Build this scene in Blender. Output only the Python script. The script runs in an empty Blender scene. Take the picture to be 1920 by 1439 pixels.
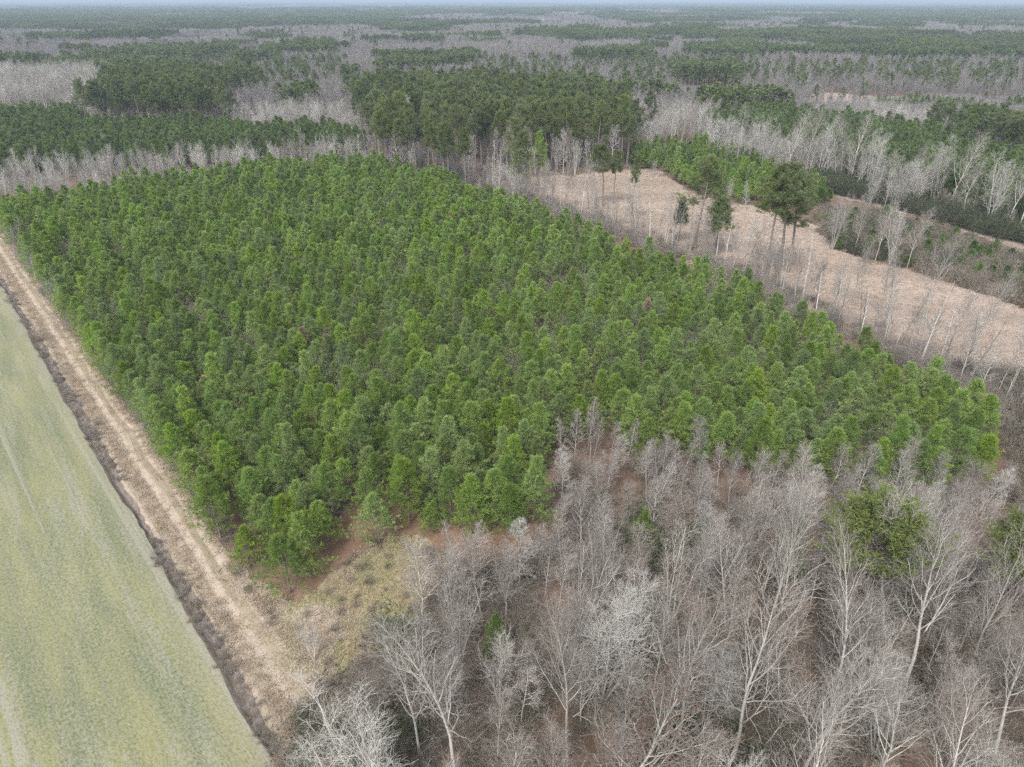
import bpy, bmesh, math, random
import numpy as np
from mathutils import Vector

# ------------------------------------------------------------------ camera, sky, sun, exposure
SC = bpy.context.scene
COL = SC.collection
CAM_H = 50.0
PITCH = math.atan(718.0 / 1300.0)            # downwards
cam_d = bpy.data.cameras.new("camera")
cam = bpy.data.objects.new("camera", cam_d)
COL.objects.link(cam)
cam.location = (0, 0, CAM_H)
cam.rotation_euler = (math.pi / 2 - PITCH, 0, 0)
cam_d.sensor_width = 36.0
cam_d.lens = 36.0 * 1300.0 / 1920.0
cam_d.clip_start = 0.5
cam_d.clip_end = 90000.0
SC.camera = cam
SUN_EL, SUN_ROT = math.radians(52), math.radians(205)
world = bpy.data.worlds.new("World")
SC.world = world
world.use_nodes = True
wn, wl = world.node_tree.nodes, world.node_tree.links
sky = wn.new("ShaderNodeTexSky")
sky.sky_type = 'NISHITA'
sky.sun_disc = False
sky.sun_elevation = SUN_EL
sky.sun_rotation = SUN_ROT
sky.air_density = 1.0
sky.dust_density = 3.0
hs = wn.new("ShaderNodeHueSaturation")       # thin overcast: the same sky, nearly grey
hs.inputs['Saturation'].default_value = 0.40
hs.inputs['Value'].default_value = 1.0
bg = wn["Background"]
wl.new(sky.outputs[0], hs.inputs['Color'])
wl.new(hs.outputs[0], bg.inputs['Color'])
bg.inputs['Strength'].default_value = 0.15
sun_d = bpy.data.lights.new("sun", 'SUN')
sun_d.energy = 1.5
sun_d.angle = math.radians(10)
sun_d.color = (1.0, 0.97, 0.92)
sun = bpy.data.objects.new("sun", sun_d)
COL.objects.link(sun)
_d = Vector((math.sin(SUN_ROT) * math.cos(SUN_EL), math.cos(SUN_ROT) * math.cos(SUN_EL), math.sin(SUN_EL)))
sun.rotation_euler = _d.to_track_quat('Z', 'Y').to_euler()
SC.view_settings.view_transform = 'Standard'
SC.view_settings.look = 'None'
SC.view_settings.exposure = 1.0
SC.view_settings.gamma = 1.0
SC.cycles.use_denoising = False
SC.cycles.max_bounces = 5
SC.cycles.diffuse_bounces = 3
SC.cycles.transmission_bounces = 2
SC.cycles.transparent_max_bounces = 4
SC.cycles.volume_bounces = 0
SC.cycles.caustics_reflective = False
SC.cycles.caustics_refractive = False

rng = np.random.default_rng(7)
PI = math.pi
CP, SP = math.cos(PITCH), math.sin(PITCH)

# ------------------------------------------------------------------ plan of the site
def G(px, py, z=0.0):
    """the place on the plane at height z seen at a photo pixel: how the site was surveyed from the photograph"""
    u = (px - 960) / 1300.0
    v = (719.5 - py) / 1300.0
    t = (z - CAM_H) / (-SP + v * CP)
    return np.array([u * t, (CP + v * SP) * t])

def pix(x, y, z):
    x = np.asarray(x, float); y = np.asarray(y, float)
    dz = z - CAM_H
    f = y * CP - dz * SP
    w = y * SP + dz * CP
    return 960 + 1300 * x / f, 719.5 - 1300 * w / f

def height_at(bx, by, ty):
    """height of an upright thing whose foot is at photo pixel (bx,by) and whose top reaches photo row ty"""
    x, y = G(bx, by)
    v = (719.5 - ty) / 1300.0
    return CAM_H + y * (-SP + v * CP) / (CP + v * SP)

def inside(poly, x, y):
    x = np.asarray(x, float); y = np.asarray(y, float)
    r = np.zeros(x.shape, bool)
    n = len(poly)
    for i in range(n):
        x0, y0 = poly[i]; x1, y1 = poly[(i + 1) % n]
        if y0 == y1: continue
        c = ((y0 > y) != (y1 > y)) & (x < (x1 - x0) * (y - y0) / (y1 - y0) + x0)
        r ^= c
    return r

def gp(pts, z=0.0):
    return [tuple(G(a, b, z)) for a, b in pts]

def vnoise(x, y, scale, seed=0):
    x = np.asarray(x, float) / scale; y = np.asarray(y, float) / scale
    xi = np.floor(x).astype(np.int64); yi = np.floor(y).astype(np.int64)
    fx = x - xi; fy = y - yi
    fx = fx * fx * (3 - 2 * fx); fy = fy * fy * (3 - 2 * fy)
    def h(a, b):
        n = (a * 374761393 + b * 668265263 + seed * 982451653) & 0x7fffffff
        n = ((n ^ (n >> 13)) * 1274126177) & 0x7fffffff
        return ((n ^ (n >> 16)) & 0xffff) / 65535.0
    a = h(xi, yi); b = h(xi + 1, yi); c = h(xi, yi + 1); d = h(xi + 1, yi + 1)
    return (a * (1 - fx) + b * fx) * (1 - fy) + (c * (1 - fx) + d * fx) * fy

def jgrid(x0, x1, y0, y1, s, jit=0.8, seed=1):
    r = np.random.default_rng(seed)
    gx, gy = np.meshgrid(np.arange(x0, x1, s), np.arange(y0, y1, s))
    gx = gx + (np.arange(gx.shape[0]) % 2)[:, None] * s * .5
    gx = gx + r.uniform(-.5, .5, gx.shape) * s * jit
    gy = gy + r.uniform(-.5, .5, gy.shape) * s * jit
    return gx.ravel(), gy.ravel()

def in_frame(x, y, zt=8.0, m=1.12):
    f = y * CP + (CAM_H - zt) * SP
    ok = (np.abs(x) / f < 0.7385 * m) & (y > 3)
    _, py = pix(x, y, zt)
    return ok & (py < 1439 + 160)

# lateral frame of the farm track: s along it, n across it (to the right)
DS = np.array([0.648, -0.7616]); DN = np.array([0.7616, 0.648])
def sn(s, n): return DS * s + DN * n
def to_sn(x, y): return x * DS[0] + y * DS[1], x * DN[0] + y * DN[1]

# ------------------------------------------------------------------ materials
def new_mat(name):
    m = bpy.data.materials.new(name)
    m.use_nodes = True
    nt = m.node_tree
    b = nt.nodes["Principled BSDF"]
    b.inputs['Roughness'].default_value = 0.85
    b.inputs['Specular IOR Level'].default_value = 0.15
    return m, nt, b

def nd(nt, t, **kw):
    n = nt.nodes.new(t)
    for k, v in kw.items(): setattr(n, k, v)
    return n

def mix(nt, fac, a, b, blend='MIX'):
    n = nd(nt, 'ShaderNodeMix', data_type='RGBA', blend_type=blend)
    for sock, v in ((n.inputs[0], fac), (n.inputs[6], a), (n.inputs[7], b)):
        if isinstance(v, (int, float)): sock.default_value = v
        elif isinstance(v, tuple): sock.default_value = (*v, 1)
        else: nt.links.new(v, sock)
    return n.outputs[2]

def ramp(nt, val, lo, hi, a=0.0, b=1.0):
    n = nd(nt, 'ShaderNodeMapRange')
    n.inputs[1].default_value = lo; n.inputs[2].default_value = hi
    n.inputs[3].default_value = a; n.inputs[4].default_value = b
    nt.links.new(val, n.inputs[0])
    return n.outputs[0]

def math_n(nt, op, a, b=None):
    n = nd(nt, 'ShaderNodeMath', operation=op)
    for i, v in enumerate((a, b)):
        if v is None: continue
        if isinstance(v, (int, float)): n.inputs[i].default_value = v
        else: nt.links.new(v, n.inputs[i])
    return n.outputs[0]

def noise(nt, vec, scale, detail=3.0, rough=0.55):
    n = nd(nt, 'ShaderNodeTexNoise')
    n.inputs['Scale'].default_value = scale
    n.inputs['Detail'].default_value = detail
    n.inputs['Roughness'].default_value = rough
    nt.links.new(vec, n.inputs['Vector'])
    return n.outputs['Fac']

def coords(nt, rot=0.0, scale=(1, 1, 1)):
    t = nd(nt, 'ShaderNodeTexCoord')
    q = nd(nt, 'ShaderNodeMapping')
    q.inputs['Rotation'].default_value = (0, 0, rot)
    nt.links.new(t.outputs['Object'], q.inputs['Vector'])
    m = nd(nt, 'ShaderNodeMapping')
    m.inputs['Scale'].default_value = scale
    nt.links.new(q.outputs['Vector'], m.inputs['Vector'])
    return m.outputs['Vector']

def bump(nt, b, h, strength=0.5, dist=0.1):
    n = nd(nt, 'ShaderNodeBump')
    n.inputs['Strength'].default_value = strength
    n.inputs['Distance'].default_value = dist
    nt.links.new(h, n.inputs['Height'])
    nt.links.new(n.outputs[0], b.inputs['Normal'])

def foliage_mat(name, dark, light, alt, transl=0.35, var=0.35):
    """needles and leaves: colour drifts from plant to plant (object random) and from tuft to tuft (tone)"""
    m, nt, b = new_mat(name)
    oi = nd(nt, 'ShaderNodeObjectInfo')
    at = nd(nt, 'ShaderNodeAttribute', attribute_name='tone')
    c = mix(nt, at.outputs['Fac'], dark, light)
    c = mix(nt, ramp(nt, oi.outputs['Random'], 0.0, 1.0, 0.0, 0.75), c, alt)
    h = nd(nt, 'ShaderNodeHueSaturation')
    nt.links.new(c, h.inputs['Color'])
    rr = math_n(nt, 'FRACT', math_n(nt, 'MULTIPLY', oi.outputs['Random'], 17.31))
    nt.links.new(ramp(nt, rr, 0, 1, 1 - var, 1 + var), h.inputs['Value'])
    rs = math_n(nt, 'FRACT', math_n(nt, 'MULTIPLY', oi.outputs['Random'], 41.7))
    nt.links.new(ramp(nt, rs, 0, 1, 0.8, 1.1), h.inputs['Saturation'])
    nt.links.new(h.outputs[0], b.inputs['Base Color'])
    b.inputs['Roughness'].default_value = 0.6
    b.inputs['Specular IOR Level'].default_value = 0.3
    tr = nd(nt, 'ShaderNodeBsdfTranslucent')
    nt.links.new(h.outputs[0], tr.inputs['Color'])
    ms = nd(nt, 'ShaderNodeMixShader')
    ms.inputs[0].default_value = transl
    nt.links.new(b.outputs[0], ms.inputs[1]); nt.links.new(tr.outputs[0], ms.inputs[2])
    nt.links.new(ms.outputs[0], nt.nodes['Material Output'].inputs['Surface'])
    return m

def bark_mat(name, a, b_, alt, var=0.2, scale=3.0):
    m, nt, b = new_mat(name)
    oi = nd(nt, 'ShaderNodeObjectInfo')
    v = coords(nt, 0, (1, 1, 0.25))
    f = noise(nt, v, scale, 4)
    c = mix(nt, ramp(nt, f, 0.35, 0.65), a, b_)
    c = mix(nt, math_n(nt, 'MULTIPLY', oi.outputs['Random'], 0.8), c, alt)
    h = nd(nt, 'ShaderNodeHueSaturation')
    nt.links.new(c, h.inputs['Color'])
    rr = math_n(nt, 'FRACT', math_n(nt, 'MULTIPLY', oi.outputs['Random'], 13.7))
    nt.links.new(ramp(nt, rr, 0, 1, 1 - var, 1 + var), h.inputs['Value'])
    nt.links.new(h.outputs[0], b.inputs['Base Color'])
    b.inputs['Roughness'].default_value = 0.9
    return m

M = {}
M['needle'] = foliage_mat('young pine needles', (0.115, 0.195, 0.034), (0.385, 0.490, 0.098), (0.172, 0.275, 0.072), transl=0.36, var=0.26)
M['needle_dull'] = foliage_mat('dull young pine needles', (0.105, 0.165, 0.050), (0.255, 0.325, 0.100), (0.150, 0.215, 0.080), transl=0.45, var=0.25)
M['needle_tall'] = foliage_mat('mature pine needles', (0.100, 0.138, 0.048), (0.220, 0.255, 0.085), (0.130, 0.168, 0.070), transl=0.4, var=0.25)
M['needle_lone'] = foliage_mat('lone pine needles', (0.115, 0.150, 0.050), (0.270, 0.310, 0.095), (0.160, 0.205, 0.075), transl=.45, var=.15)
M['needle_flat'] = foliage_mat('yellow-green pine needles', (0.080, 0.110, 0.030), (0.18, 0.21, 0.055), (0.12, 0.15, 0.042), transl=.35)
M['needle_dead'] = foliage_mat('dead pine needles', (0.26, 0.18, 0.13), (0.40, 0.29, 0.21), (0.32, 0.23, 0.17))
M['leaf_bright'] = foliage_mat('bright scrub needles', (0.075, 0.135, 0.022), (0.16, 0.24, 0.045), (0.10, 0.20, 0.04))
M['leaf_olive'] = foliage_mat('olive evergreen leaves', (0.035, 0.060, 0.020), (0.075, 0.105, 0.035), (0.055, 0.075, 0.030))
M['leaf_rust'] = foliage_mat('rusty winter leaves', (0.19, 0.115, 0.08), (0.34, 0.215, 0.15), (0.28, 0.18, 0.13))
M['pine_bark'] = bark_mat('pine bark', (0.15, 0.12, 0.10), (0.25, 0.21, 0.18), (0.20, 0.17, 0.15))
M['bark_pale'] = bark_mat('pale grey bark', (0.36, 0.345, 0.315), (0.54, 0.515, 0.475), (0.38, 0.35, 0.315), var=.3)
M['bark_dark'] = bark_mat('dark grey bark', (0.20, 0.185, 0.17), (0.32, 0.30, 0.28), (0.24, 0.215, 0.19))
M['twig'] = bark_mat('grey twigs', (0.27, 0.245, 0.222), (0.37, 0.345, 0.315), (0.27, 0.235, 0.205))
M['twig_white'] = bark_mat('white twigs', (0.40, 0.39, 0.365), (0.50, 0.49, 0.46), (0.38, 0.38, 0.33))
M['twig_brown'] = bark_mat('brown brush twigs', (0.22, 0.18, 0.15), (0.32, 0.27, 0.23), (0.24, 0.215, 0.165))
M['twig_far'] = bark_mat('grey twigs far off', (0.22, 0.21, 0.20), (0.29, 0.275, 0.26), (0.24, 0.22, 0.205), var=0.15)
M['straw'] = foliage_mat('dry straw', (0.36, 0.295, 0.215), (0.54, 0.46, 0.355), (0.44, 0.355, 0.26), var=0.2)
M['straw_green'] = foliage_mat('half green grass', (0.28, 0.26, 0.13), (0.46, 0.42, 0.24), (0.30, 0.32, 0.14), var=0.25)
M['log'] = bark_mat('fallen log', (0.45, 0.30, 0.20), (0.62, 0.45, 0.32), (0.5, 0.36, 0.26))

TRACK_ROT = -math.atan2(DS[1], DS[0])   # makes texture X run along the track

def ground_field():
    m, nt, b = new_mat('cropped field grass')
    v = coords(nt, TRACK_ROT)
    vs = coords(nt, TRACK_ROT + 0.03, (0.03, 0.33, 1))
    vm = coords(nt, TRACK_ROT, (0.055, 0.30, 1))
    f1 = noise(nt, vm, 1.0, 4, 0.6)
    f2 = math_n(nt, 'ADD', noise(nt, vs, 1.0, 5, 0.7), math_n(nt, 'MULTIPLY', noise(nt, v, 1.6, 4, 0.7), .45))
    fine = noise(nt, v, 3.2, 5, 0.75)
    fg = noise(nt, coords(nt, 0.5, (3.0, 9.0, 1)), 1.0, 3, 0.7)
    c = mix(nt, ramp(nt, f1, 0.38, 0.62), (0.088, 0.108, 0.036), (0.180, 0.178, 0.058))
    c = mix(nt, ramp(nt, f2, 0.72, 0.90, 0, 0.65), c, (0.255, 0.245, 0.205))
    f3 = noise(nt, coords(nt, TRACK_ROT - 0.02, (0.008, 0.9, 1)), 1.0, 2, 0.5)
    c = mix(nt, ramp(nt, f3, 0.58, 0.66, 0, 0.6), c, (0.27, 0.26, 0.215))
    f4 = noise(nt, coords(nt, TRACK_ROT - 0.01, (0.006, 1.5, 1)), 1.0, 2, 0.5)
    c = mix(nt, ramp(nt, f4, 0.62, 0.70, 0, 0.5), c, (0.13, 0.125, 0.07))
    sx_ = nd(nt, 'ShaderNodeSeparateXYZ'); nt.links.new(v, sx_.inputs[0])
    c = mix(nt, ramp(nt, sx_.outputs['Y'], 4.6, 6.9, 0, 0.55), c, (0.225, 0.205, 0.155))
    wv = nd(nt, 'ShaderNodeTexWave', wave_type='BANDS', bands_direction='Y', wave_profile='SIN')
    wv.inputs['Scale'].default_value = .16; wv.inputs['Distortion'].default_value = .6; wv.inputs['Detail'].default_value = 1
    nt.links.new(v, wv.inputs['Vector'])
    c = mix(nt, ramp(nt, wv.outputs['Fac'], .93, .99, 0, .35), c, (0.125, 0.115, 0.075))
    rows = nd(nt, 'ShaderNodeTexWave', wave_type='BANDS', bands_direction='Y', wave_profile='SIN')
    rows.inputs['Scale'].default_value = 1.1; rows.inputs['Distortion'].default_value = 1.5; rows.inputs['Detail'].default_value = 3
    nt.links.new(v, rows.inputs['Vector'])
    c = mix(nt, ramp(nt, rows.outputs['Fac'],   .2, .8, 0, .07), c, (0.31, 0.30, 0.24))
    g = math_n(nt, 'ADD', fine, fg)
    c = mix(nt, ramp(nt, g, 0.80, 1.25, 0, 0.65), c, (0.31, 0.30, 0.245))
    c = mix(nt, ramp(nt, g, 0.95, 0.70, 0, 0.55), c, (0.085, 0.105, 0.042))
    nt.links.new(c, b.inputs['Base Color'])
    bump(nt, b, g, 0.5, 0.08)
    return m

def ground_mix(name, cols, scales, rot=0.0, st=(1, 1, 1), bs=0.5):
    m, nt, b = new_mat(name)
    v = coords(nt, rot, st)
    f1 = noise(nt, v, scales[0], 4, 0.6)
    f2 = noise(nt, v, scales[1], 5, 0.7)
    f3 = noise(nt, v, scales[2], 5, 0.75)
    cols = [tuple(.84 * q for q in c_) for c_ in cols]
    c = mix(nt, ramp(nt, f1, 0.40, 0.60), cols[0], cols[1])
    c = mix(nt, ramp(nt, f2, 0.45, 0.65, 0, 0.8), c, cols[2])
    c = mix(nt, ramp(nt, f3, 0.45, 0.70, 0, 0.8), c, cols[3])
    nt.links.new(c, b.inputs['Base Color'])
    bump(nt, b, f3, bs, 0.1)
    return m

M['field'] = ground_field()
M['floor'] = ground_mix('leaf litter', [(0.140, 0.092, 0.066), (0.215, 0.140, 0.100), (0.23, 0.19, 0.155), (0.075, 0.062, 0.045)], (0.12, 0.6, 3.0))
M['straw_floor'] = ground_mix('fallen pine needles', [(0.120, 0.075, 0.056), (0.160, 0.102, 0.078), (0.17, 0.125, 0.10), (0.085, 0.058, 0.044)], (0.15, 0.8, 3.5))
M['ditch'] = ground_mix('ditch soil', [(0.16, 0.130, 0.105), (0.22, 0.18, 0.15), (0.29, 0.26, 0.23), (0.10, 0.09, 0.072)], (0.5, 1.5, 4.0))
M['verge'] = ground_mix('dry verge grass', [(0.40, 0.33, 0.255), (0.47, 0.40, 0.315), (0.35, 0.285, 0.205), (0.28, 0.225, 0.165)], (0.25, 1.2, 4.0), TRACK_ROT, (0.6, 1, 1), 0.8)
M['glade'] = ground_mix('glade grass', [(0.36, 0.275, 0.18), (0.31, 0.28, 0.15), (0.43, 0.37, 0.26), (0.24, 0.185, 0.12)], (0.25, 0.9, 3.5), 0, (1, 1, 1), 0.8)
M['clearing'] = ground_mix('rusty dry clearing grass', [(0.34, 0.265, 0.215), (0.50, 0.395, 0.325), (0.37, 0.33, 0.295), (0.19, 0.145, 0.12)], (0.05, 0.5, 1.3), 0.25, (0.45, 1.6, 1), 0.8)

def ground_track():
    m, nt, b = new_mat('worn farm track')
    v = coords(nt, TRACK_ROT)
    vs = coords(nt, TRACK_ROT, (0.12, 2.2, 1))
    f1 = noise(nt, vs, 1.0, 4, 0.6)
    f2 = noise(nt, v, 0.5, 4, 0.6)
    f3 = noise(nt, v, 4.0, 5, 0.75)
    c = mix(nt, ramp(nt, f1, 0.35, 0.65), (0.315, 0.258, 0.20), (0.395, 0.335, 0.268))
    c = mix(nt, ramp(nt, f2, 0.50, 0.68, 0, 0.6), c, (0.35, 0.26, 0.185))
    sx_ = nd(nt, 'ShaderNodeSeparateXYZ'); nt.links.new(v, sx_.inputs[0])
    wob_ = math_n(nt, 'MULTIPLY', noise(nt, coords(nt, TRACK_ROT, (0.15, .2, 1)), 1.0, 2), 1.0)
    dy = math_n(nt, 'ABSOLUTE', math_n(nt, 'SUBTRACT', math_n(nt, 'ADD', sx_.outputs['Y'], wob_), 11.7))
    rut = ramp(nt, math_n(nt, 'ABSOLUTE', math_n(nt, 'SUBTRACT', dy, 0.85)), 0.10, 0.42, 1, 0)
    c = mix(nt, ramp(nt, dy, .2, .6, .5, 0), c, (0.25, 0.215, 0.135))
    c = mix(nt, math_n(nt, 'MULTIPLY', rut, .42), c, (0.43, 0.365, 0.295))
    c = mix(nt, ramp(nt, f3, 0.48, 0.70, 0, 0.6), c, (0.25, 0.20, 0.145))
    nt.links.new(c, b.inputs['Base Color'])
    bump(nt, b, f3, 0.6, 0.08)
    return m
M['track'] = ground_track()

# ------------------------------------------------------------------ mesh building from arrays
def make_mesh(name, pieces):
    """pieces: list of (V (n,3), F (m,k), material, tone float or array or None)"""
    mats, V, T, LS, LT, LI, MI = [], [], [], [], [], [], []
    off = 0; lo = 0
    for v, f, mat, tone in pieces:
        v = np.asarray(v, np.float32).reshape(-1, 3); f = np.asarray(f, np.int32)
        if len(f) == 0: continue
        if mat not in mats: mats.append(mat)
        k = f.shape[1]
        V.append(v)
        T.append(np.broadcast_to(np.asarray(0.5 if tone is None else tone, np.float32), (len(v),)))
        LI.append((f + off).ravel())
        LS.append(lo + np.arange(len(f)) * k); LT.append(np.full(len(f), k))
        MI.append(np.full(len(f), mats.index(mat)))
        off += len(v); lo += f.size
    me = bpy.data.meshes.new(name)
    V = np.concatenate(V); LI = np.concatenate(LI); LS = np.concatenate(LS); LT = np.concatenate(LT)
    me.vertices.add(len(V)); me.vertices.foreach_set('co', V.ravel())
    me.loops.add(len(LI)); me.loops.foreach_set('vertex_index', LI.astype(np.int32))
    me.polygons.add(len(LS))
    me.polygons.foreach_set('loop_start', LS.astype(np.int32)); me.polygons.foreach_set('loop_total', LT.astype(np.int32))
    me.polygons.foreach_set('material_index', np.concatenate(MI).astype(np.int32))
    me.polygons.foreach_set('use_smooth', np.ones(len(LS), bool))
    a = me.attributes.new('tone', 'FLOAT', 'POINT'); a.data.foreach_set('value', np.concatenate(T).astype(np.float32))
    for mt in mats: me.materials.append(M[mt])
    me.update(calc_edges=True)
    return me

def norm(a): return a / np.maximum(np.linalg.norm(a, axis=-1, keepdims=True), 1e-9)

def tubes(P, R, sides=3):
    P = np.asarray(P, float); R = np.asarray(R, float)
    B, m, _ = P.shape
    T = norm(np.gradient(P, axis=1))
    ref = np.where(np.abs(T[..., 2:3]) > 0.8, np.array([1., 0, 0]), np.array([0, 0, 1.]))
    U = norm(np.cross(T, ref)); W = np.cross(T, U)
    a = np.arange(sides) * 2 * PI / sides
    V = P[:, :, None] + R[:, :, None, None] * (np.cos(a)[:, None] * U[:, :, None] + np.sin(a)[:, None] * W[:, :, None])
    idx = np.arange(B * m * sides).reshape(B, m, sides)
    nx = np.roll(idx, -1, axis=2)
    F = np.stack([idx[:, :-1], nx[:, :-1], nx[:, 1:], idx[:, 1:]], -1).reshape(-1, 4)
    return V.reshape(-1, 3), F

def children(r, P, R, K, t0, t1, ang, length, m=4, up=0.2, wob=0.12, rf=0.6, rmin=0.01, even=True):
    """grow K side branches from each parent polyline; length(t, parent_length) -> length"""
    B, n, _ = P.shape
    if even:
        t = (np.arange(K) + r.uniform(0, 1, (B, K))) / K * (t1 - t0) + t0
    else:
        t = r.uniform(t0, t1, (B, K))
    f = t * (n - 1); i = np.minimum(f.astype(int), n - 2); w = (f - i)[..., None]
    bi = np.arange(B)[:, None]
    start = P[bi, i] * (1 - w) + P[bi, i + 1] * w
    rad = R[bi, i] * (1 - w[..., 0]) + R[bi, i + 1] * w[..., 0]
    T = norm(P[bi, i + 1] - P[bi, i])
    L = np.linalg.norm(np.diff(P, axis=1), axis=-1).sum(1)[:, None]
    ref = np.where(np.abs(T[..., 2:3]) > 0.9, np.array([1., 0, 0]), np.array([0, 0, 1.]))
    U = norm(np.cross(T, ref)); W = np.cross(T, U)
    az = (np.arange(K) * 2.4)[None] + r.uniform(0, 6.28, (B, 1)) + r.normal(0, .4, (B, K))
    a = ang(t) if callable(ang) else ang
    a = a + r.normal(0, 0.13, (B, K))
    D = T * np.cos(a)[..., None] + (U * np.cos(az)[..., None] + W * np.sin(az)[..., None]) * np.sin(a)[..., None]
    ln = (length(t, L) * r.uniform(0.75, 1.2, (B, K))).reshape(-1)
    start = start.reshape(-1, 3); D = D.reshape(-1, 3); rad = rad.reshape(-1)
    N = len(start)
    pts = [start]; d = D
    for k in range(m - 1):
        pts.append(pts[-1] + d * (ln / (m - 1))[:, None])
        d = norm(d + np.array([0, 0, up]) + r.normal(0, wob, (N, 3)))
    Pc = np.stack(pts, 1)
    r0 = np.maximum(rad * rf, rmin)
    Rc = r0[:, None] * np.linspace(1, 0.35, m)[None]
    return Pc, np.maximum(Rc, rmin * 0.5)

def polyline(r, start, d, L, m, up=0.0, wob=0.05, r0=0.1, r1=0.02):
    pts = [np.array(start, float)]; d = norm(np.array(d, float))
    for k in range(m - 1):
        pts.append(pts[-1] + d * L / (m - 1))
        d = norm(d + np.array([0, 0, up]) + r.normal(0, wob, 3))
    return np.array(pts)[None], np.linspace(r0, r1, m)[None]

def tufts(r, C, A, size, k, width, cone=0.8, tone=None):
    """k needles fanned around axis A from every centre C, each a slim triangle"""
    N = len(C)
    D = norm(A[:, None] * cone + r.normal(0, 0.62, (N, k, 3)))
    ln = size[:, None] * r.uniform(.7, 1.15, (N, k))
    S = norm(np.cross(D, r.normal(0, 1, (N, k, 3))))
    base = C[:, None] + D * 0.02
    w = width
    v0 = base - S * w * .5; v1 = base + S * w * .5
    v2 = base + D * ln[..., None]
    # a broad middle: a kite of two triangles reads as a brush of needles
    mid = base + D * (ln * .55)[..., None]
    V = np.stack([base, mid - S * w, v2, mid + S * w], 2).reshape(-1, 3)
    F = np.arange(N * k * 4).reshape(-1, 4)
    t = (np.full(N, .5) if tone is None else tone)
    T = np.repeat(t, k * 4) + r.uniform(-.12, .12, N * k * 4)
    return V, F, np.clip(T, 0, 1)

# ------------------------------------------------------------------ tree kinds
def young_pine(seed, H=8.5, W=4.4, lod=0, needle='needle'):
    r = np.random.default_rng(seed)
    P, R = polyline(r, (0, 0, -.1), (0, 0, 1), H * .97, 8, .3, .025, H * .012, .02)
    whorls = [14, 11, 8][lod]; per = [5, 5, 4][lod]
    K = whorls * per
    shape = lambda t: np.clip((1.02 - t), 0, 1) ** 0.95 * np.clip((t + .12) / .34, 0.35, 1)
    lean = r.uniform(0, 6.28)
    PB, RB = children(r, P, R, K, .12, .985, lambda t: 1.32 - .75 * t, lambda t, L: W * .60 * shape(t) * r.uniform(.62, 1.22, np.shape(t)) + .25, 5, .20, .10, .35, .012)
    pieces_b = [(*tubes(PB, RB, 3), 'pine_bark', None)] if lod < 2 else []
    ks = [5, 4, 2][lod]
    PS, RS = children(r, PB, RB, ks, .3, .95, .75, lambda t, L: L * (.62 - .35 * t) + .12, 3, .25, .08, .6, .008)
    if lod == 0: pieces_b.append((*tubes(PS, RS, 3), 'pine_bark', None))
    C, A = [], []
    for Q, ts in ((PB, (.62, .8, 1.0)[lod > 0:]), (PS, ((.55, 1.0), (.6, 1.), (1.0,))[lod])):
        n = Q.shape[1]
        for t in ts:
            f = t * (n - 1); i = min(int(f), n - 2); w = f - i
            C.append(Q[:, i] * (1 - w) + Q[:, i + 1] * w)
            A.append(norm(Q[:, i + 1] - Q[:, i]) + np.array([0, 0, .45]))
    C.append(P[:, -1]); A.append(np.array([[0, 0, 1.]]))
    C = np.concatenate(C); A = norm(np.concatenate(A))
    rad = np.hypot(C[:, 0], C[:, 1]); rel = rad / (W * .5 * shape(np.clip(C[:, 2] / H, 0, 1)) + .3)
    az = np.arctan2(C[:, 1], C[:, 0]); ph = r.uniform(0, 6.28, 3)
    g = np.sin(az * 4 + ph[0] + C[:, 2] * 2.6) + np.sin(C[:, 2] * 4.6 + ph[1] + az * 3) + .7 * np.sin(az * 7 - C[:, 2] * 5 + ph[2])
    keep = r.uniform(size=len(C)) < np.clip(rel * 1.35, .2, .95) * np.where(g > -.5, 1, .22)
    C, A = C[keep], A[keep]
    tone = np.clip(.45 + .25 * r.normal(size=len(C)) * .8, 0, 1)
    size = np.full(len(C), [.42, .52, .85][lod]) * r.uniform(.7, 1.3, len(C))
    V, F, T = tufts(r, C, A, size, [19, 12, 6][lod], [.017, .040, .16][lod], .9, tone)
    trunk = (*tubes(P, R, 6 if lod == 0 else 4), 'pine_bark', None)
    return [trunk] , pieces_b + [(V, F, needle, T)]

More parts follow.
